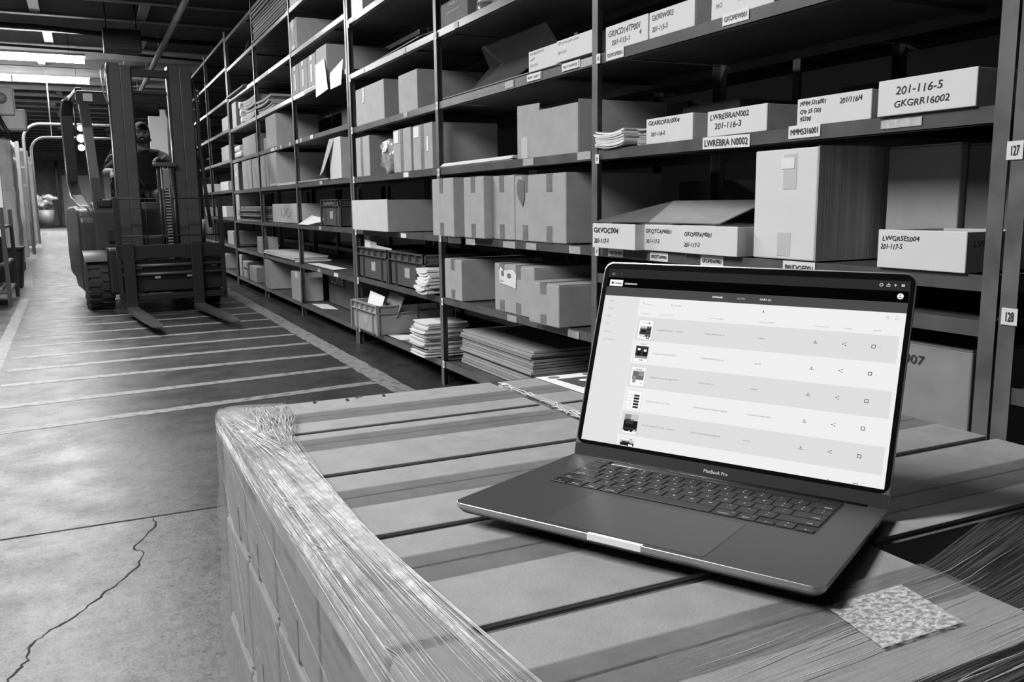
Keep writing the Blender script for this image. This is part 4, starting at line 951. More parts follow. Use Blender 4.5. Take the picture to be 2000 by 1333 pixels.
# lid
HA = math.radians(73.55); HY = D_-.00902; LH = .2447
vx = Vector((1, 0, 0)); vy = Vector((0, math.cos(HA), math.sin(HA))); vn = vx.cross(vy)   # faces the user when negative z side
ML = Matrix(((vx.x, vy.x, vn.x, 0), (vx.y, vy.y, vn.y, HY), (vx.z, vy.z, vn.z, -.004), (0, 0, 0, 1)))
sg = 1 if (LX*vn.x+LY*vn.y+LZ*vn.z).dot(Vector((0, 0, 1))-Vector((.5, .6, .69))) > 0 else -1
def LP(u, v, n=0): return ML @ Vector((u, v, sg*n))
mb = MB(); Rl = .0115
slab(mb, [(rrect(.001, W_-.001, .001, LH-.001, Rl), -sg*.0045), (rrect(0, W_, 0, LH, Rl), -sg*.0035), (rrect(0, W_, 0, LH, Rl), -sg*.0002), (rrect(.0012, W_-.0012, .0012, LH-.0012, Rl-.001), 0)], [0, 1, 1, 1], M=ML)
mb.build('lid', [alu, alu_edge], lap)
mb = MB(); slab(mb, [(rrect(.0013, W_-.0013, .0185, LH-.0013, Rl-.001), sg*.00002), (rrect(.0013, W_-.0013, .0185, LH-.0013, Rl-.001), sg*.00025)], M=ML); mb.build('screen_bezel', mat('bezel_black_glass', .006, .10, spec=.6), lap)
mb = MB(); slab(mb, [(rrect(.0013, W_-.0013, .004, .0185, .001), sg*.00002), (rrect(.0013, W_-.0013, .004, .0185, .001), sg*.0003)], M=ML); mb.build('lid_chin', mat('lid_chin_grey', .045, .35, metal=.3), lap)
mb = MB(); mb.tube([(.02, HY+.001, -.0025), (W_-.02, HY+.001, -.0025)], .0042, n=14); mb.build('hinge_barrel', mat('hinge_black', .012, .4), lap)
lu, lv = (LP(1, 0)-LP(0, 0)), (LP(0, 1)-LP(0, 0))
if True:
    mb = MB(); put_text(mb, 'MacBook Pro', LP(.1650, .0092, .0004), lu, lv, .0036, .0275, bold=.0001); mb.build('name_lettering', mat('pale_lettering', .75, .4), lap)
SC = {}
def E_(v8):   # screen grey from an 8-bit value
    l = ((v8/255+.055)/1.055)**2.4 if v8 > 10 else v8/255/12.92
    return emis('screen_grey_%d' % v8, l)
U0, U1, V0, V1 = .0072, .3518, .0232, .2362
def srect(mb, u0, u1, v0, v1, n=.0005, mi=0): mb.add([LP(u0, v0, n), LP(u1, v0, n), LP(u1, v1, n), LP(u0, v1, n)], [(0, 1, 2, 3) if sg > 0 else (3, 2, 1, 0)], mi)
mb = MB(); mm = 1e-3
srect(mb, U0, U1, V0, V1, .0003, 0)
srect(mb, U0, U1, .2255, V1, .0004, 1); srect(mb, U0, U1, .2135, .2255, .0004, 2); srect(mb, U0, U1, .2025, .2135, .0004, 3)
disp = mb.build('display', [E_(240), E_(46), E_(6), E_(76)], lap)
mb = MB(); mb2 = MB()
srect(mb, U0, .0545, V0, .2025, .00045); mb.build('side_menu', E_(228), disp)
for r_ in range(0, 6, 2):
    top = .1785-r_*.0284; srect(mb2, .0555, .3480, max(V0, top-.0284), top, .00045)
mb2.build('row_shading', E_(223), disp)
D1 = MB(); D2 = MB(); D3 = MB(); Wt = MB()
def st(mb, s_, u, v, cap, wd=None, bold=0): put_text(mb, s_, LP(u*mm, v*mm, .0006), lu, lv, cap*mm, wd*mm if wd else None, bold=bold)
# browser and site bars
srect(Wt, .0106, .0283, .2147, .2224, .0005)
st(Wt, 'Literature', 31, 217.2, 2.3, 16.4, .00015); st(Wt, 'CATALOG', 144.4, 206.8, 1.9, 12.2, .0002); st(Wt, 'CART (1)', 199.8, 207.2, 1.9, 12.5, .0001)
st(D3, 'ADMIN', 173.6, 206.8, 1.8, 9.4, .0001); st(D3, '<', 23.6, 229, 2.0); st(D1, 'Clopay', 17.5, 217.3, 2.0, 9.2, .0002)
srect(D1, .0130, .0158, .2172, .2198, .0006)
def ring(mb, u, v, r, w_, n=20, a0=0, a1=2*PI, f=None):
    for i in range(n):
        a = a0+(a1-a0)*i/n; b = a0+(a1-a0)*(i+1)/n
        mb.add([LP(u+r*math.cos(a), v+r*math.sin(a), .00058), LP(u+r*math.cos(b), v+r*math.sin(b), .00058), LP(u+(r-w_)*math.cos(b), v+(r-w_)*math.sin(b), .00058), LP(u+(r-w_)*math.cos(a), v+(r-w_)*math.sin(a), .00058)], [(0, 1, 2, 3) if sg < 0 else (3, 2, 1, 0)])
def seg(mb, u0, v0, u1, v1, w_):
    d = Vector((u1-u0, v1-v0)).normalized(); n = Vector((-d.y, d.x))*w_/2
    mb.add([LP(u0-n.x, v0-n.y, .00058), LP(u1-n.x, v1-n.y, .00058), LP(u1+n.x, v1+n.y, .00058), LP(u0+n.x, v0+n.y, .00058)], [(0, 1, 2, 3)])
ring(Wt, .3243, .2312, .0018, .0004); st(Wt, 'i', 323.9, 230.3, 1.6)
for a in ((.3298, .2297, .3328, .2297), (.3298, .2297, .3298, .2320), (.3328, .2297, .3328, .2320), (.3298, .2320, .3306, .2320), (.3320, .2320, .3328, .2320), (.3313, .2308, .3313, .2335), (.3366, .2314, .3396, .2314), (.3381, .2299, .3381, .2329)): seg(Wt, *a, .0004)
for q in range(3): seg(Wt, .3438, .2304+q*.0010, .3470, .2304+q*.0010, .0005)
for a in ((.0124, .2284, .0154, .2284), (.0124, .2308, .0154, .2308), (.0124, .2284, .0124, .2308), (.0154, .2284, .0154, .2308), (.0134, .2284, .0134, .2308), (.0182, .2297, .0190, .2297)): seg(D3, *a, .0004)
ring(Wt, .3440, .2200, .0031, .0031, 28)
ring(D1, .3440, .2209, .0009, .0009, 14); 
D1.add([LP(.3440+.0019*math.cos(a*PI/8), .2183+.0010*math.sin(a*PI/8), .00062) for a in range(0, 9)], [list(range(9))])
# side menu
for s_, v in (('Clopay', 195.5), ('Holmes', 186), ('IDEAL', 176.3), ('Other', 166.8), ('Seasonal', 157), ('Order History', 147.3)): st(D2, s_, 14, v, 1.25, len(s_)*1.15)
# filter bar and headings
ring(D2, .0603, .1955, .0011, .0003); seg(D2, .0611, .1946, .0622, .1935, .0003); st(D3, 'Search', 64.2, 193.6, 1.4, 8.6)
for q, l_ in enumerate((.0030, .0020, .0008)): seg(D2, .0968-l_/2, .1958-q*.0009, .0968+l_/2, .1958-q*.0009, .0003)
st(D2, 'FILTER', 100, 194, 1.4, 8.6)
for s_, u, wd in (('PREVIEW', 59.4, 11), ('DESCRIPTION', 83, 17.3), ('FORM NUMBER', 142.6, 19.4), ('JOB NUMBER', 203.2, 16.6), ('DOWNLOAD', 263.1, 15), ('SHARE', 292.4, 8.6), ('ORDER', 321.7, 9)): st(D3, s_, u, 182, 1.3, wd)
rowsT = [('Imagine Brochure - English', 32.4, 'RSDR-IMAGINE-14', 23, '118004', 8.6), ('Clopay Wood Idea Book', 29.3, 'RSDR-WOODIDEA-15', 26.6, '108793', 8.5), ('Clopay Commercial Idea Book', 36.2, 'CMDC-IDEA-15', 19.1, '105000', 8.5),
         ('Clopay Product Line Flyer', 30.6, 'RSDR-PRODUCTLINEFLYER-08', 39, '111618 NOT PRINTED', 27), ('Canyon Ridge Brochure - English', 39.4, 'RSDR-CANYONRIDGEBR-05', 35.4, '107133', 8.5)]
def icons(v):
    a = .2660; 
    for s_ in ((a-.0020, v-.0008, a-.0020, v-.0018), (a-.0020, v-.0018, a+.0020, v-.0018), (a+.0020, v-.0018, a+.0020, v-.0008), (a, v+.0018, a, v-.0006), (a-.0011, v+.0004, a, v-.0008), (a+.0011, v+.0004, a, v-.0008)): seg(D1, *s_, .0004)
    b = .2956; seg(D1, b-.0015, v, b+.0015, v+.0014, .0003); seg(D1, b-.0015, v, b+.0015, v-.0014, .0003)
    for (x_, y_) in ((-.0016, 0), (.0016, .0015), (.0016, -.0015)): ring(D1, b+x_, v+y_, .0005, .0005, 10)
    c = .3246
    for s_ in ((c-.0019, v-.0016, c+.0019, v-.0016), (c-.0019, v+.0016, c+.0019, v+.0016), (c-.0017, v-.0016, c-.0017, v+.0016), (c+.0017, v-.0016, c+.0017, v+.0016)): seg(D1, *s_, .0006)
for i, (a, wa, b, wb, c, wc) in enumerate(rowsT):
    v = 163.5-28.4*i; st(D2, a, 82.9, v, 1.6, wa); st(D2, b, 142.7, v, 1.55, wb); st(D2, c, 203.2, v, 1.5, wc); icons((v+2.3)*mm)
st(D3, '(1)', 328.5, 165, 1.3, 3)
for s_ in ((.3227, V0+.0002, .3227, .0246), (.3265, V0+.0002, .3265, .0246), (.3225, .0246, .3267, .0246)): seg(D1, *s_, .0006)
seg(D1, .2662, V0, .2662, .0244, .0004); ring(D1, .2976, .0240, .0005, .0005, 10)
for q in range(3): seg(D3, .3325, .1958+q*.0011, .3330, .1958+q*.0011, .0005); seg(D3, .3336, .1958+q*.0011, .3360, .1958+q*.0011, .0004)
for q in range(3):
    for p in range(3): seg(D3, .3420+q*.0015, .1955+p*.0015, .3428+q*.0015, .1955+p*.0015, .0006)
D1.add([LP(.2052, .1962, .0006), LP(.2052, .1932, .0006), LP(.2059, .1938, .0006), LP(.2071, .1938, .0006)], [(0, 1, 2, 3)])
D1.build('screen_text_dark', E_(38), disp); D2.build('screen_text', E_(110), disp); D3.build('screen_text_faint', E_(165), disp); Wt.build('screen_text_white', E_(250), disp)
# thumbnails
th = MB()
greys = [250, 200, 60, 30, 110, 150]
G_ = [E_(g) for g in greys]
def tn(u0, u1, v0, v1, mi, n): srect(th, u0*mm, u1*mm, v0*mm, v1*mm, n*mm, mi)
for i in range(6):
    t_ = 175-28.4*i; lo = max(23.4, t_-23)
    tn(58.3, 77.4, lo, t_, 1, .50); tn(58.7, 77.0, lo+.2, t_-.4, 0, .53)
tn(61, 75.6, 155, 167.5, 4, .56); tn(61, 75.6, 158, 161, 2, .58); tn(63, 69, 160, 163.5, 3, .6); tn(69.5, 75.6, 161.5, 165.5, 2, .6); tn(61, 70, 165, 167.5, 1, .6); tn(61, 68, 155.4, 157, 0, .6); tn(70.5, 74.8, 152.8, 156.2, 3, .62); tn(71.6, 73.8, 153.7, 155.3, 0, .64); tn(63, 70, 171, 171.8, 1, .6); tn(71, 73, 170.8, 172.2, 2, .6)
tn(60, 76.2, 128.5, 143.5, 2, .56); tn(61.5, 67, 131.5, 140, 3, .6); tn(69.5, 75, 131.5, 139.5, 3, .6); tn(62.5, 66, 138, 140.5, 0, .62); tn(70.5, 74, 137, 139.5, 0, .62); tn(60, 76.2, 128.5, 131.3, 5, .6); tn(66, 71, 126, 126.8, 2, .6); tn(66, 72, 145, 145.8, 5, .6)
tn(61, 75.6, 102.5, 113.5, 5, .56); tn(61, 69, 103.5, 112, 4, .58); tn(69, 75.6, 103.5, 107.5, 4, .6); tn(64, 73, 114.8, 115.6, 4, .6); tn(61, 75.6, 97.5, 102, 0, .6); tn(62, 66, 99, 107, 5, .62); tn(72, 74.5, 98.4, 99, 4, .6)
for q in range(5): tn(67.5, 74.5, 69+q*3.4, 71.4+q*3.4, 3 if q % 2 else 2, .6); tn(60.5, 65.5, 70+q*3.4, 70.5+q*3.4, 1, .6)
tn(59.5, 77.4, 42.5, 61, 5, .56); tn(59.5, 77.4, 45, 54, 3, .58); tn(62, 72, 50, 55.5, 2, .6); tn(68, 77.4, 54, 61, 1, .6); tn(59.5, 77.4, 42, 45, 2, .6); tn(61, 67.5, 41, 43.6, 3, .62); tn(69, 72, 40.5, 43.5, 3, .62); tn(73, 76, 41, 43.5, 1, .62)
tn(59, 76.5, 24, 27.5, 3, .58); tn(59, 76.5, 27.5, 30.5, 1, .6); tn(61, 71, 27, 29, 2, .61); tn(70, 75, 23.8, 26, 0, .62); tn(71, 74, 31, 32, 4, .6)
th.build('thumbnails', G_, disp)

# ------------------------------------------------------------------ forklift
fk_body = mat('forklift_body_paint', .045, .32, noise=.15, nscale=4, spec=.6)
fk_dark = mat('forklift_dark_paint', .014, .38, spec=.5); fk_mast = mat('mast_steel_paint', .040, .42, noise=.12, nscale=6)
fk_black = mat('forklift_black', .006, .5); rubber = mat('tyre_rubber', .018, .8); chrome = mat('worn_bright_steel', .6, .28, metal=.9)
fk_rim = mat('wheel_rim_paint', .10, .5); hose = mat('hydraulic_hose', .02, .5)
F = thing('forklift', 'dark sit-down forklift facing the camera in the aisle with lowered forks', 'forklift', (.66, 9.15, 0), math.radians(5))
# mast
for s_, cx_ in (('left', -.25), ('right', .275)):
    mb = MB(); mb.box(cx_-.105, cx_-.005, .0, .012, .12, 2.335); mb.box(cx_-.105, cx_-.093, .0, .15, .12, 2.335); mb.box(cx_-.105, cx_-.005, .138, .15, .12, 2.335)
    mb.box(cx_+.105-.012, cx_+.105, .03, .13, .12, 2.30); o = mb.build('outer_mast_channel', fk_mast, F)
    MB().bbox(cx_-.004, cx_+(.088 if s_ == 'left' else .103), -.03, .09, .18, 2.315, .006).build('inner_mast_channel', fk_mast, F)
    mb = MB(); mb.tube([(cx_-.11, .03, .3), (cx_-.11, .03, 2.3)], .006); mb.build('mast_edge', chrome, F)
    MB().tube([(cx_+.02, .16, .25), (cx_+.02, .16, 1.9)], .03, n=14).build('lift_cylinder', fk_dark, F)
for z0_, z1_, yy in ((2.22, 2.29, 0.0), (2.07, 2.10, .05), (.62, .72, .03), (.2, .3, .03)): MB().bbox(-.15, .18, yy, yy+.05, z0_, z1_, .006).build('mast_crossbar', fk_black, F)
# centre lift ram with its chain and sheave
MB().tube([(.02, -.02, .3), (.02, -.02, 1.40)], .018, n=12).build('lift_ram', chrome if 0 else fk_dark, F)
MB().tube([(.150, -.02, .3), (.150, -.02, 1.40)], .018, n=12).build('lift_ram', fk_dark, F)
MB().tube([(.052, -.02, .3), (.052, -.02, 1.40)], .007, n=8).build('ram_guide', fk_mast, F)
MB().tube([(.118, -.02, .3), (.118, -.02, 1.40)], .007, n=8).build('ram_guide', fk_mast, F)
MB().bbox(-.02, .19, -.06, .05, 1.385, 1.43, .015).build('sheave_yoke', fk_mast, F)
mb = MB()
for i in range(36):
    z = .36+i*.0285; mb.box(.062, .108, -.05, -.035, z, z+.013); 
mb.build('lift_chain', mat('chain_links', .30, .4, metal=.5), F)
MB().box(.066, .104, -.036, -.030, .34, 1.385).build('chain_back', fk_black, F)
MB().bbox(.055, .115, -.052, -.04, 1.18, 1.36, .003).build('chain_anchor', mat('pale_anchor', .14, .4), F)
mb = MB(); mb.tube([(-.39, -.02, 2.30), (-.42, -.03, 2.24), (-.405, -.03, 2.05), (-.37, -.02, 1.95)], .008); mb.tube([(-.36, -.03, 2.32), (-.385, -.04, 2.2), (-.38, -.04, 2.0)], .006); mb.build('hose_guard', chrome, F)
mb = MB()
for i in range(5): mb.tube([(.43+.03*math.sin(i), .1, 2.15-.05*i), (.46, .06, 2.12-.05*i), (.44, .02, 2.09-.05*i)], .010)
mb.tube([(.40, .03, 2.2), (.43, .03, 2.0), (.43, .05, 1.6), (.47, .1, 1.2), (.5, .1, .8)], .018); mb.build('hydraulic_hose', hose, F)
# carriage, backrest, forks
cy = -.30
for z0_, z1_ in ((.53, .66), (.14, .20)): MB().bbox(-.43, .52, cy-.02, cy+.02, z0_, z1_, .006).build('carriage_plate', fk_black, F)
for z0_ in (.465, .385): MB().tube([(-.42, cy, z0_), (.51, cy, z0_)], .016, n=12).build('side_shift_rail', fk_mast, F)
MB().bbox(-.40, .50, cy+.03, cy+.05, .22, .52, .006).build('carriage_back', fk_black, F)
for x_, z_ in ((-.28, .44), (-.12, .34), (.17, .345), (.40, .44)): MB().box(x_, x_+.05, cy+.018, cy+.029, z_, z_+.022).build('warning_sticker', tag_m, F)
for x_ in (-.44, .49): MB().bbox(x_, x_+.04, cy-.02, cy+.015, .12, 1.10, .005).build('backrest_upright', fk_dark, F)
for z_ in (1.085, .74): MB().tube([(-.42, cy, z_), (.51, cy, z_)], .006).build('backrest_bar', fk_dark, F)
mb = MB()
for x_ in (-.16, .08, .33): MB().tube([(x_, cy, .66), (x_, cy, 1.085)], .004).build('backrest_wire', fk_black, F)
for fx in (-.345, .255):
    mb = MB(); w2 = .05
    MB().bbox(fx-w2, fx+w2, cy-.07, cy-.025, .07, .68, .006).build('fork_shank', fk_dark, F)
    mb.bbox(fx-w2, fx+w2, cy-.075, cy-.02, .04, .085, .004)
    V = []; secs = [(cy-.07, w2, .045, .088), (cy-.25, w2, .048, .086), (cy-1.0, w2, .055, .082), (cy-1.40, w2*.85, .060, .078), (cy-1.52, w2*.45, .064, .074)]
    for (yy, ww, za, zb) in secs: V += [(fx-ww, yy, za), (fx+ww, yy, za), (fx+ww, yy, zb), (fx-ww, yy, zb)]
    Fc = [(3, 2, 1, 0)]+[tuple(q*4+k_ for k_ in ())or (q*4+a, q*4+(a+1) % 4, q*4+4+(a+1) % 4, q*4+4+a) for q in range(4) for a in range(4)]+[(16, 17, 18, 19)]
    mb.add(V, Fc); mb.build('fork', mat('fork_steel', .10, .35, metal=.5, noise=.2, nscale=12), F)
    MB().box(fx-w2, fx+w2, cy-.115, cy-.076, .0885, .0895).build('fork_heel_wear', chrome, F)
# wheels
for sx, nm in ((-1, 'l'), (1, 'r')):
    x0_ = -.64 if sx < 0 else .38; M_ = Matrix.Translation((x0_, .52, .27))
    mb = MB(); mb.lathe([(.16, 0), (.255, .004), (.27, .03), (.27, .20), (.255, .226), (.16, .23)], n=40, M=M_, axis='x')
    for k_ in range(20):
        a = 2*PI*k_/20; Mk = M_ @ Matrix.Rotation(a, 4, 'X'); mb.box(.0, .10, -.018, .018, .255, .283, M=Mk); mb.box(.12, .23, -.018, .018, .255, .283, M=Mk @ Matrix.Rotation(.15, 4, 'X'))
    o = mb.build('front_tyre', rubber, F)
    MB().lathe([(.15, .03), (.16, .035), (.06, .07), (.02, .07)] if sx < 0 else [(.15, .20), (.16, .195), (.06, .16), (.02, .16)], n=24, M=M_, axis='x').build('wheel_rim', fk_rim, o)
    MB().grid([[Vector((x0_-.02+.26*j/4, .52-.32*math.cos(a), .27+.32*math.sin(a))) for j in range(5)] for a in [q*PI/16*.3+.75 for q in range(14)]]).build('mudguard', mat('mudguard_grey', .10, .4) if sx < 0 else fk_dark, F)
for x0_ in (-.52, .40):
    MB().lathe([(.12, 0), (.2, .005), (.21, .03), (.21, .12), (.2, .145), (.12, .15)], n=32, M=Matrix.Translation((x0_, 2.0, .21)), axis='x').build('rear_tyre', rubber, F)
# chassis and hood
mb = MB(); mb.bbox(-.46, .44, .2, .9, .16, .62, .03); mb.build('front_axle_housing', fk_black, F)
def prof(name, pts, x0, x1, m, b=.02):   # side profile (y,z) swept across x
    bm = bmesh.new(); a = [bm.verts.new((x0, y_, z_)) for y_, z_ in pts]; c = [bm.verts.new((x1, y_, z_)) for y_, z_ in pts]; n = len(pts)
    bm.faces.new(a); bm.faces.new(c[::-1])
    for i in range(n): bm.faces.new((a[(i+1) % n], a[i], c[i], c[(i+1) % n]))
    bmesh.ops.recalc_face_normals(bm, faces=bm.faces[:]); bmesh.ops.bevel(bm, geom=bm.edges[:], offset=b, segments=3, profile=.5, affect='EDGES')
    mb = MB(); bm.verts.ensure_lookup_table(); mb.add([v.co.copy() for v in bm.verts], [[v.index for v in f.verts] for f in bm.faces], 0, False); bm.free()
    return mb.build(name, m, F)
prof('left_side_panel', [(.90, .22), (.90, .90), (1.0, 1.0), (1.35, 1.03), (2.25, 1.02), (2.42, .9), (2.45, .45), (2.30, .25), (1.75, .22), (1.6, .14), (1.05, .14)], -.635, -.40, fk_body, .045)
prof('right_side_panel', [(.90, .22), (.90, .90), (1.0, 1.0), (1.35, 1.03), (2.25, 1.02), (2.42, .9), (2.45, .45), (2.30, .25), (1.75, .22), (1.6, .14), (1.05, .14)], .40, .62, fk_body, .045)
prof('counterweight', [(1.5, .2), (1.5, .98), (2.35, .98), (2.5, .8), (2.5, .3), (2.4, .2)], -.40, .40, fk_dark, .04)
prof('front_cowl', [(.62, .30), (.60, .98), (.72, 1.06), (.84, 1.06), (.90, .98), (.92, .30)], -.52, .50, fk_body, .02)
MB().bbox(-.40, .40, .9, 1.55, .40, .48, .01).build('floor_plate', fk_black, F)
MB().bbox(-.40, -.25, .575, .60, .66, .80, .02).build('cowl_recess', fk_black, F)
# overhead guard
def post_(name, pts, r, m=fk_dark): MB().tube(pts, r, n=10).build(name, m, F)
def flat_post(name, pts, wx, wy, m):
    for_ = MB(); P = []
    k_ = len(pts); V = []; Fc = []
    for (x_, y_, z_) in pts: V += [(x_-wx/2, y_-wy/2, z_), (x_+wx/2, y_-wy/2, z_), (x_+wx/2, y_+wy/2, z_), (x_-wx/2, y_+wy/2, z_)]
    for q in range(k_-1):
        for a in range(4): Fc.append((q*4+a, q*4+(a+1) % 4, q*4+4+(a+1) % 4, q*4+4+a))
    Fc.append((3, 2, 1, 0)); Fc.append((4*k_-4, 4*k_-3, 4*k_-2, 4*k_-1)); for_.add(V, Fc); return for_.build(name, m, F)
flat_post('front_left_pillar', [(-.455, .66, .95), (-.47, .68, 1.3), (-.485, .78, 1.8), (-.50, .92, 2.16)], .085, .05, mat('pillar_paint', .05, .3, spec=.6))
MB().tube([(-.50, .64, .98), (-.515, .66, 1.3), (-.53, .76, 1.8), (-.545, .90, 2.14)], .008).build('pillar_sheen', mat('edge_sheen', .3, .25, metal=.5), F)  # pale tube drawn as the sheen along the pillar edge
flat_post('front_right_pillar', [(.52, .66, .70), (.52, .67, 1.2), (.50, .78, 1.8), (.48, .92, 2.16)], .07, .05, fk_dark)
flat_post('rear_left_pillar', [(-.50, 1.7, 1.02), (-.54, 1.95, 1.15), (-.555, 2.05, 1.3), (-.56, 2.05, 2.02), (-.55, 1.98, 2.15), (-.50, 1.85, 2.20)], .10, .09, fk_dark)
MB().tube([(-.47, .72, .99), (-.52, 1.0, 1.02), (-.56, 1.5, 1.03), (-.60, 1.9, 1.12), (-.615, 2.02, 1.28), (-.62, 2.02, 2.05), (-.60, 1.95, 2.17), (-.52, 1.7, 2.22)], .012).build('cab_edge_sheen', mat('edge_sheen', .3, .25, metal=.5), F)  # pale tube drawn as the sheen along the cab edge
flat_post('rear_right_pillar', [(.50, 1.9, 1.02), (.53, 2.02, 1.3), (.53, 2.02, 2.05), (.48, 1.85, 2.18)], .08, .08, fk_dark)
mb = MB(); mb.bbox(-.56, .54, .85, .93, 2.02, 2.17, .02); mb.build('guard_front_beam', fk_black, F)
for sx in (-.53, .50): MB().bbox(sx-.03, sx+.03, .9, 1.95, 2.15, 2.20, .01).build('guard_side_rail', fk_dark, F)
for i in range(6): MB().bbox(-.5, .48, 1.02+i*.16, 1.05+i*.16, 2.15, 2.185, .005).build('guard_bar', fk_black, F)
MB().bbox(-.17, .21, .80, .84, 1.94, 2.07, .01).build('guard_plate', fk_black, F)
MB().bbox(-.50, -.41, .825, .84, 2.06, 2.14, .01).build('capacity_plate', mat('capacity_plate', .5, .4, noise=.2, nscale=80), F)
glint_m = emis('reflection_glow', 7)  # glowing discs added in place of bright reflections at the cab
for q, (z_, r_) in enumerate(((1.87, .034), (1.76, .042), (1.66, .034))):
    o = MB().lathe([(r_+.012, 0), (r_+.012, .04), (r_*.6, .06)], n=18, M=Matrix.Translation((-.46-.004*q, 1.74, z_)) @ Matrix.Rotation(-PI/2, 4, 'X') @ Matrix.Translation((0, 0, 0))).build('glint_housing', fk_black, F)
    MB().lathe([(r_, -.004), (r_, .002)], n=18, M=Matrix.Translation((-.46-.004*q, 1.74, z_)) @ Matrix.Rotation(-PI/2, 4, 'X')).build('glint_disc', glint_m, o)
MB().tube([(-.50, 1.80, 1.55), (-.50, 1.80, 2.1)], .012).build('glint_bracket', fk_black, F)  # added rod behind the reflection discs
# seat, wheel and controls
MB().bbox(-.22, .24, 1.15, 1.62, .95, 1.06, .04).build('seat_cushion', fk_black, F)
MB().bbox(-.22, .24, 1.58, 1.70, 1.05, 1.60, .05).build('seat_back', fk_black, F)
st_ = MB(); R_s = .16
st_.tube([(-.13+R_s*math.cos(a), .98+R_s*.45*math.sin(a), 1.22+R_s*.85*math.sin(a)) for a in [q*2*PI/24 for q in range(25)]], .014, caps=False); st_.tube([(-.13, .98, 1.22), (-.10, .86, 1.02)], .02); st_.tube([(-.28, .98, 1.22), (.02, .98, 1.22)], .012)
st_.build('steering_wheel', fk_black, F)
for q in range(3): MB().tube([(.26+.05*q, .90, 1.02), (.25+.05*q, .86, 1.22)], .008).build('control_lever', fk_black, F); MB().lathe([(.001, 0), (.018, .01), (.018, .03), (.001, .04)], n=12, M=Matrix.Translation((.25+.05*q, .86, 1.21))).build('lever_knob', fk_black, F)
MB().bbox(-.47, -.33, .62, .72, 1.0, 1.09, .02).build('dash_pod', fk_black, F)
MB().bbox(.27, .36, .50, .60, .95, 1.05, .01).build('white_cylinder_guard', fk_mast, F)
MB().lathe([(.05, .62), (.05, .80)], n=18, M=Matrix.Translation((.50, .25, .08))).build('filter_canister', mat('canister_pale', .5, .5), F)

# ------------------------------------------------------------------ the driver
skin = mat('skin', .22, .55, noise=.06, nscale=20); hair_m = mat('dark_hair', .012, .7, noise=.3, nscale=60, bump=.6, bscale=200); shirt_m = mat('black_tshirt', .008, .85); jeans_m = mat('dark_jeans', .06, .8, noise=.2, nscale=20)
def blob(mb, p, r, sc_=(1, 1, 1)):
    bm = bmesh.new(); bmesh.ops.create_uvsphere(bm, u_segments=20, v_segments=14, radius=1); bm.verts.ensure_lookup_table()
    mb.add([Vector((p[0]+v.co.x*r*sc_[0], p[1]+v.co.y*r*sc_[1], p[2]+v.co.z*r*sc_[2])) for v in bm.verts], [[v.index for v in f.verts] for f in bm.faces], 0, True); bm.free()
def limb(mb, pts, rads):
    """tapered limb: dense chain of overlapping balls plus a tube"""
    mb.tube(pts, list(rads), n=14)
    for p, r in zip(pts, rads): blob(mb, p, r*1.0)
def fuse(mb, name, m, parent, vox=.010, smooth=6):
    o = mb.build('tmp', m); md = o.modifiers.new('r', 'REMESH'); md.mode = 'VOXEL'; md.voxel_size = vox; md.use_smooth_shade = True
    s_ = o.modifiers.new('s', 'SMOOTH'); s_.iterations = smooth; s_.factor = .5
    dg = bpy.context.evaluated_depsgraph_get(); me = bpy.data.meshes.new_from_object(o.evaluated_get(dg)); bpy.data.objects.remove(o)
    me.name = name; me.materials.clear(); me.materials.append(m)
    ob = bpy.data.objects.new(name, me); COL.objects.link(ob); ob.parent = parent
    for p in me.polygons: p.use_smooth = True
    return ob
PR = Vector((.572, 10.42, 1.08)); PX = Vector((.055, 0, 0))
def Q(x, y, z): return Vector((x, y, z))-PR
man = thing('person', 'bearded man in a dark cap and black t-shirt sitting in the forklift cab', 'person', tuple(PR+PX))
def hand(mb, wrist, dirv, palmn, side, s=1.0):
    d = dirv.normalized(); n = palmn.normalized(); l = d.cross(n)*side
    c = wrist+d*.045*s; 
    for q in range(-2, 3): limb(mb, [wrist+l*q*.010*s, wrist+d*.085*s+l*q*.019*s], [.016*s, .013*s])
    for i, (off, ln) in enumerate(((-.036, .062), (-.012, .074), (.012, .070), (.034, .055))):
        b = wrist+d*.085*s+l*off*s; k1 = b+d*ln*.42*s+n*.008*s; k2 = k1+d*ln*.30*s+n*.024*s; k3 = k2+d*ln*.12*s+n*.026*s
        limb(mb, [b, k1, k2, k3], [.0095*s, .009*s, .0085*s, .007*s])
    t0 = wrist+d*.03*s-l*.035*s; limb(mb, [t0, t0+d*.03*s-l*.028*s+n*.01*s, t0+d*.055*s-l*.034*s+n*.025*s], [.014*s, .011*s, .009*s])
HC = Q(.578, 10.40, 1.795)
mb = MB()
blob(mb, HC, .1, (.80, .98, 1.12)); blob(mb, HC+Vector((0, -.035, -.055)), .062, (1.0, 1.0, 1.05))      # skull, jaw
blob(mb, HC+Vector((0, -.085, -.088)), .026, (1.2, .9, .9))                                                   # chin
limb(mb, [HC+Vector((0, -.096, .012)), HC+Vector((0, -.112, -.020)), HC+Vector((0, -.113, -.030))], [.009, .013, .015])   # nose
blob(mb, HC+Vector((-.014, -.105, -.032)), .008); blob(mb, HC+Vector((.014, -.105, -.032)), .008)
for sx in (-1, 1):
    blob(mb, HC+Vector((sx*.082, .005, -.008)), .03, (.3, .6, 1.0)); limb(mb, [HC+Vector((sx*.012, -.095, .022)), HC+Vector((sx*.048, -.078, .024))], [.009, .008]); blob(mb, HC+Vector((sx*.045, -.075, -.025)), .022, (1, .6, .8))
blob(mb, HC+Vector((0, -.098, -.062)), .012, (2.0, .7, .5)); blob(mb, HC+Vector((0, -.097, -.070)), .011, (1.8, .7, .5))     # lips
limb(mb, [Q(.575, 10.44, 1.73), Q(.575, 10.46, 1.60)], [.058, .066])
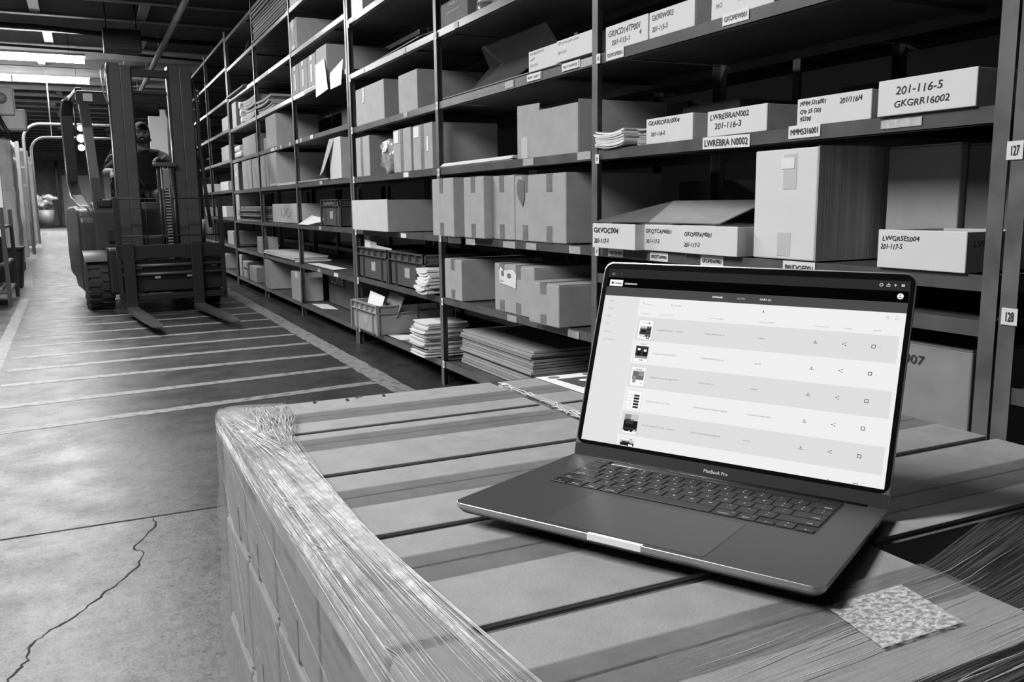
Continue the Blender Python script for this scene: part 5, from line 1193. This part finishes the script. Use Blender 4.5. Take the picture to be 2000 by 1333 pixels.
limb(mb, [Q(.43, 10.46, 1.56), Q(.575, 10.47, 1.57), Q(.73, 10.46, 1.56)], [.06, .085, .06])
for q in range(5): blob(mb, Q(.575, 10.46+.01*q, 1.50-.09*q), .15-.004*q, (1.05, .66, .75))
Ls, Le, Lw = Q(.385, 10.44, 1.525), Q(.205, 10.30, 1.375), Q(.262, 10.035, 1.375)
Rs, Re, Rw = Q(.765, 10.44, 1.535), Q(.900, 10.22, 1.455), Q(.775, 10.00, 1.520)
limb(mb, [Ls, (Ls+Le)/2, Le], [.060, .050, .042]); limb(mb, [Le, (Le*.6+Lw*.4), Lw], [.043, .042, .029])
limb(mb, [Rs, (Rs+Re)/2, Re], [.060, .050, .042]); limb(mb, [Re, (Re*.6+Rw*.4), Rw], [.043, .042, .029])
hand(mb, Lw, Vector((.25, -.75, -.45)), Vector((.1, -.1, -1)), 1); hand(mb, Rw, Vector((-.9, -.35, -.05)), Vector((0, -.1, -1)), -1)
for sx in (-1, 1):
    hp = Q(.575+sx*.09, 10.44, 1.10); kn = Q(.575+sx*.14, 10.02, 1.13); an = Q(.575+sx*.13, 9.98, .70)
    limb(mb, [hp, (hp+kn)/2, kn], [.085, .078, .060]); limb(mb, [kn, (kn*.6+an*.4), an], [.058, .056, .040]); limb(mb, [an, an+Vector((0, -.12, -.05))], [.04, .03])
fuse(mb, 'body', skin, man, .0075, 4)
mb = MB()
for q in range(6): blob(mb, Q(.575, 10.46+.008*q, 1.52-.085*q), .168-.003*q, (1.08, .68, .72))
limb(mb, [Q(.43, 10.46, 1.555), Q(.50, 10.47, 1.565), Q(.65, 10.47, 1.565), Q(.72, 10.46, 1.56)], [.072, .078, .078, .072])
limb(mb, [Ls, Ls*.55+Le*.45, Ls*.18+Le*.82], [.076, .066, .060]); limb(mb, [Rs, Rs*.55+Re*.45, Rs*.18+Re*.82], [.076, .066, .060])
fuse(mb, 'tshirt', shirt_m, man, .010, 3)
mb = MB()
blob(mb, Q(.575, 10.46, 1.10), .15, (1.15, .85, .7))
for sx in (-1, 1):
    hp = Q(.575+sx*.09, 10.44, 1.10); kn = Q(.575+sx*.14, 10.02, 1.13); an = Q(.575+sx*.13, 9.98, .72)
    limb(mb, [hp, (hp+kn)/2, kn], [.098, .088, .070]); limb(mb, [kn, (kn*.6+an*.4), an], [.068, .066, .055])
fuse(mb, 'jeans', jeans_m, man, .012, 3)
for sx in (-1, 1):
    an = Q(.575+sx*.13, 9.98, .70); mb = MB(); limb(mb, [an+Vector((0, .03, -.09)), an+Vector((0, -.08, -.095)), an+Vector((0, -.17, -.105))], [.045, .045, .036]); fuse(mb, 'boot', fk_black, man, .010, 2)
# beard, moustache, brows, eyes, cap
mb = MB()
for a in range(-7, 8):
    t_ = a/7*1.25; p = HC+Vector((.073*math.sin(t_)*1.03, -.035-.062*math.cos(t_), -.062-.030*math.cos(t_))); blob(mb, p, .022)
    if abs(a) > 4: blob(mb, p+Vector((0, .008, .035)), .016)
limb(mb, [HC+Vector((-.034, -.098, -.062)), HC+Vector((-.016, -.106, -.050)), HC+Vector((.016, -.106, -.050)), HC+Vector((.034, -.098, -.062))], [.008, .009, .009, .008])
fuse(mb, 'beard', hair_m, man, .005, 2)
mb = MB()
bm = bmesh.new(); bmesh.ops.create_uvsphere(bm, u_segments=32, v_segments=20, radius=1); bm.verts.ensure_lookup_table()
V = []; keep = []
for v in bm.verts: V.append(HC+Vector((v.co.x*.087, v.co.y*.106+.004, max(v.co.z, .30 if v.co.y < -.2 else -.25)*.122+.002)))
mb.add(V, [[v.index for v in f.verts] for f in bm.faces], 0, True); bm.free()
mb.build('cap', mat('dark_cap', .014, .8), man)
mb = MB(); P = []
for i in range(13):
    a = -1.1+2.2*i/12; P.append([HC+Vector((.083*math.sin(a), -.10*math.cos(a), .040)), HC+Vector((.085*math.sin(a)*1.0, -.100*math.cos(a)-.055*math.cos(a*1.2), .034+.004*math.cos(a)))])
mb.grid(P); mb.grid([[q+Vector((0, 0, -.003)) for q in r_[::-1]] for r_ in P]); mb.build('cap_peak', mat('dark_cap', .014, .8), man) if 0 else None
for sx in (-1, 1):
    mb = MB(); blob(mb, HC+Vector((sx*.030, -.088, .004)), .011); mb.build('eye', mat('eye_dark', .03, .2), man)
    mb = MB(); limb(mb, [HC+Vector((sx*.012, -.101, .026)), HC+Vector((sx*.032, -.097, .031)), HC+Vector((sx*.050, -.083, .024))], [.004, .005, .003]); mb.build('eyebrow', hair_m, man)

# ------------------------------------------------------------------ left side of the aisle
wrapm = film('pallet_wrap_far', .55, .95, base=.75, rough=.2, scale=(1, 1, .35), nscale=9, lo=.35, hi=.65, coord='Object')
def stack(label, x0, x1, y0, y1, h, base=.14):
    t = thing('wrapped_pallet', label, 'pallet', ((x0+x1)/2, (y0+y1)/2, 0)); a = (x1-x0)/2; b = (y1-y0)/2
    for i in range(3): MB().box(-a+i*(a-.05), -a+i*(a-.05)+.1, -b, b, 0, base-.02).build('stringer', wood, t)
    MB().box(-a, a, -b, b, base-.02, base).build('deck', wood, t)
    n = max(2, int((h-base)/.32)); hh = (h-base)/n
    for i in range(n):
        for j in range(2): MB().bbox(-a+.02, a-.02, -b+.02+j*b, -.01+j*b, base+i*hh, base+(i+1)*hh-.006, .01).build('load_block', card if (i+j) % 2 else card_white, t)
    P = []
    ring_ = [(-a, -b), (0, -b-.01), (a, -b), (a+.012, -b/2), (a+.006, 0), (a+.012, b/2), (a, b), (0, b+.01), (-a, b), (-a-.01, 0), (-a, -b)]
    for i in range(15): P.append([Vector((x_+rng.uniform(-.012, .012), y_+rng.uniform(-.012, .012), base+(h-base+.02)*i/14)) for x_, y_ in ring_])
    for r_ in P: r_[-1] = r_[0].copy()
    MB().grid(P).build('film_wrap', wrapm, t); return t
stack('tall film-wrapped pallet load at the left edge, nearest the cart', -1.95, -.93, 15.6, 16.8, 2.05)
stack('film-wrapped pallet load behind the first one on the left', -2.1, -1.07, 17.6, 18.8, 1.85)
stack('film-wrapped pallet load farther down the left side of the aisle', -2.3, -1.22, 21, 22.2, 1.6)
stack('farthest film-wrapped pallet load on the left before the far doors', -2.6, -1.45, 27, 28.2, 1.5)
panel_m = mat('white_dock_panel', .75, .45)
tag(MB().bbox(-1.12, -1.02, 14.6, 14.75, 0, 3.9, .01).build('dock_post', panel_m), 'white square post at the left edge of the picture', 'post')
t = thing('dock_unit', 'pale box-shaped dock motor mounted high on the left', 'motor', (-.95, 15.3, 2.38))
MB().bbox(-.18, .16, -.15, .15, 0, .40, .02).build('housing', mat('motor_housing', .38, .5), t)
MB().bbox(-.05, .30, -.10, .10, -.22, .1, .04).build('cover', mat('motor_housing', .38, .5), t)
MB().lathe([(.07, 0), (.075, .03), (.05, .06)], n=20, M=Matrix.Translation((.0, -.15, .24)) @ Matrix.Rotation(PI/2, 4, 'X')).build('round_cover', mat('motor_dark', .2, .5), t)
MB().tube([(-.06, -.12, -.02), (.03, -.12, -.22), (.12, -.12, -.38)], .03, n=10).build('arm', fk_black, t)
MB().box(-.35, -.18, -.03, .03, .1, .2).build('bracket', panel_m, t)
track_m = mat('galvanised_track', .7, .35, metal=.2)
def track(label, y, xv, zh, xr, r, drop):
    t = thing('door_track', label, 'door track', (xv, y, 0)); pts = [(0, 0, drop)]+[(0, 0, zh-r-.4)]
    for i in range(9):
        a = PI/2*i/8; pts.append((r-r*math.cos(a), 0, zh-r+r*math.sin(a)))
    pts.append((xr-xv, 0, zh)); MB().tube(pts, .030, n=8).build('rail', track_m, t)
    for q in range(6): MB().box(-.09, -.02, -.02, .02, .4+q*.35, .44+q*.35).build('wall_bracket', track_m, t)
    MB().tube([(.5, 0, zh), (.5, 0, 3.72)], .012).build('hanger', track_m, t); MB().tube([(xr-xv-.2, 0, zh), (xr-xv-.2, 0, 3.72)], .012).build('hanger', track_m, t)
    MB().bbox(-.30, -.09, -.06, .06, .05, zh-.35, .01).build('door_jamb', panel_m, t)
track('nearer curved overhead door track, its rail passing behind the forklift cab', 20, -.94, 2.67, 3.2, .32, .1)
track('farther curved overhead door track, just below the nearer one', 26, -1.07, 2.83, 3.2, .36, .1)
tag(MB().bbox(-1.42, -1.30, 31, 31.12, 0, 2.6, .01).build('wall_post', panel_m), 'pale upright post beyond the farther door track', 'post')
tag(MB().bbox(-1.62, -1.50, 36, 36.12, 0, 2.6, .01).build('wall_post', mat('dim_post', .3, .5)), 'dim upright post farthest down the left wall', 'post')
# cart with shelves, nearest on the left
cart_m = mat('cart_steel', .07, .4)
t = thing('shelf_cart', 'dark steel shelf cart cut by the left edge of the picture', 'cart', (-1.1, 11.0, 0))
for (x_, y_) in ((.35, -.62), (.35, .55), (-.35, -.62), (-.35, .55)): MB().box(x_-.02, x_+.02, y_-.02, y_+.02, .0, 1.02 if y_ < 0 else 1.0).build('post', cart_m, t)
for z_ in (.13, .42, .80): MB().bbox(-.35, .35, -.62, .55, z_, z_+.03, .005).build('shelf', cart_m, t)
tag(MB().bbox(-1.42, -.80, 10.55, 11.3, .451, .70, .02).build('storage_box', fk_black), 'black box on the middle shelf of the dark cart', 'box')
tag(MB().bbox(-1.4, -.82, 10.5, 11.3, .161, .19, .005).build('folded_carton', card_in), 'flat folded carton on the lowest shelf of the dark cart', 'box')
tag(MB().bbox(-1.4, -.85, 10.5, 11.2, .831, .86, .005).build('paper_ream', paper), 'white papers on the top shelf of the dark cart', 'paper')
t = thing('waste_bin', 'tall black waste bin standing behind the dark cart', 'bin', (-.93, 12.95, 0))
mb = MB(); slab(mb, [(rrect(-.16, .16, -.2, .2, .03), 0), (rrect(-.20, .20, -.24, .24, .03), .50)]); mb.build('tub', fk_black, t)
mb = MB(); slab(mb, [(rrect(-.21, .21, -.25, .25, .03), .50), (rrect(-.21, .21, -.25, .25, .03), .525)]); mb.build('rim', fk_dark, t)
# far end: doors, brooms, rubbish
def flat(name, label, x0, x1, z0, z1, y, m):
    o = MB().box(x0, x1, y-.06, y, z0, z1).build(name, m); o['kind'] = 'structure'; o['label'] = label; return o
flat('door_1', 'pale far door at the end of the aisle', -1.0, 1.0, 0, 3.0, 59.9, mat('far_door_paint', .8, .5))
flat('door_2', 'pale far door behind the forklift cab', 1.3, 3.3, 0, 3.0, 59.9, mat('far_door_paint', .8, .5))
tag(MB().bbox(-1.30, -1.12, 58, 58.2, 0, 4.0, .02).build('building_column', fk_dark), 'dark column left of the pale far door', 'column')
t = thing('rubbish_bin', 'grey rubbish bin heaped with crumpled plastic at the far end', 'bin', (-1.75, 52, -0))
MB().lathe([(.35, 0), (.42, .95), (.40, .95)], n=20).build('tub', mat('bin_grey', .09, .5), t)
mb = MB()
for q in range(26): blob(mb, Vector((rng.uniform(-.5, .55), rng.uniform(-.3, .2), .95+rng.uniform(0, .7))), rng.uniform(.08, .24), (rng.uniform(.5, 1.4), 1, rng.uniform(.4, 1.2)))
fuse(mb, 'crumpled_plastic', mat('dull_plastic', .12, .4, bump=1, bscale=6), t, .05, 1)
t = thing('broom', 'broom leaning beside the far rubbish bin', 'broom', (-2.25, 51, 0)); MB().tube([(0, 0, .1), (-.35, .3, 1.5)], .02).build('handle', panel_m, t); MB().bbox(-.2, .2, -.05, .05, 0, .15, .02).build('head', card_in, t)
# white wrapped column seen through the mast
stack('tall pale stack glimpsed through the forklift mast beside the driver', 1.02, 1.45, 14.3, 15.1, 2.45) if 0 else tag(MB().bbox(1.04, 1.30, 15.0, 15.2, 0, 2.62, .01).build('wrapped_column', panel_m), 'bright white upright column glimpsed through the mast beside the driver', 'column')
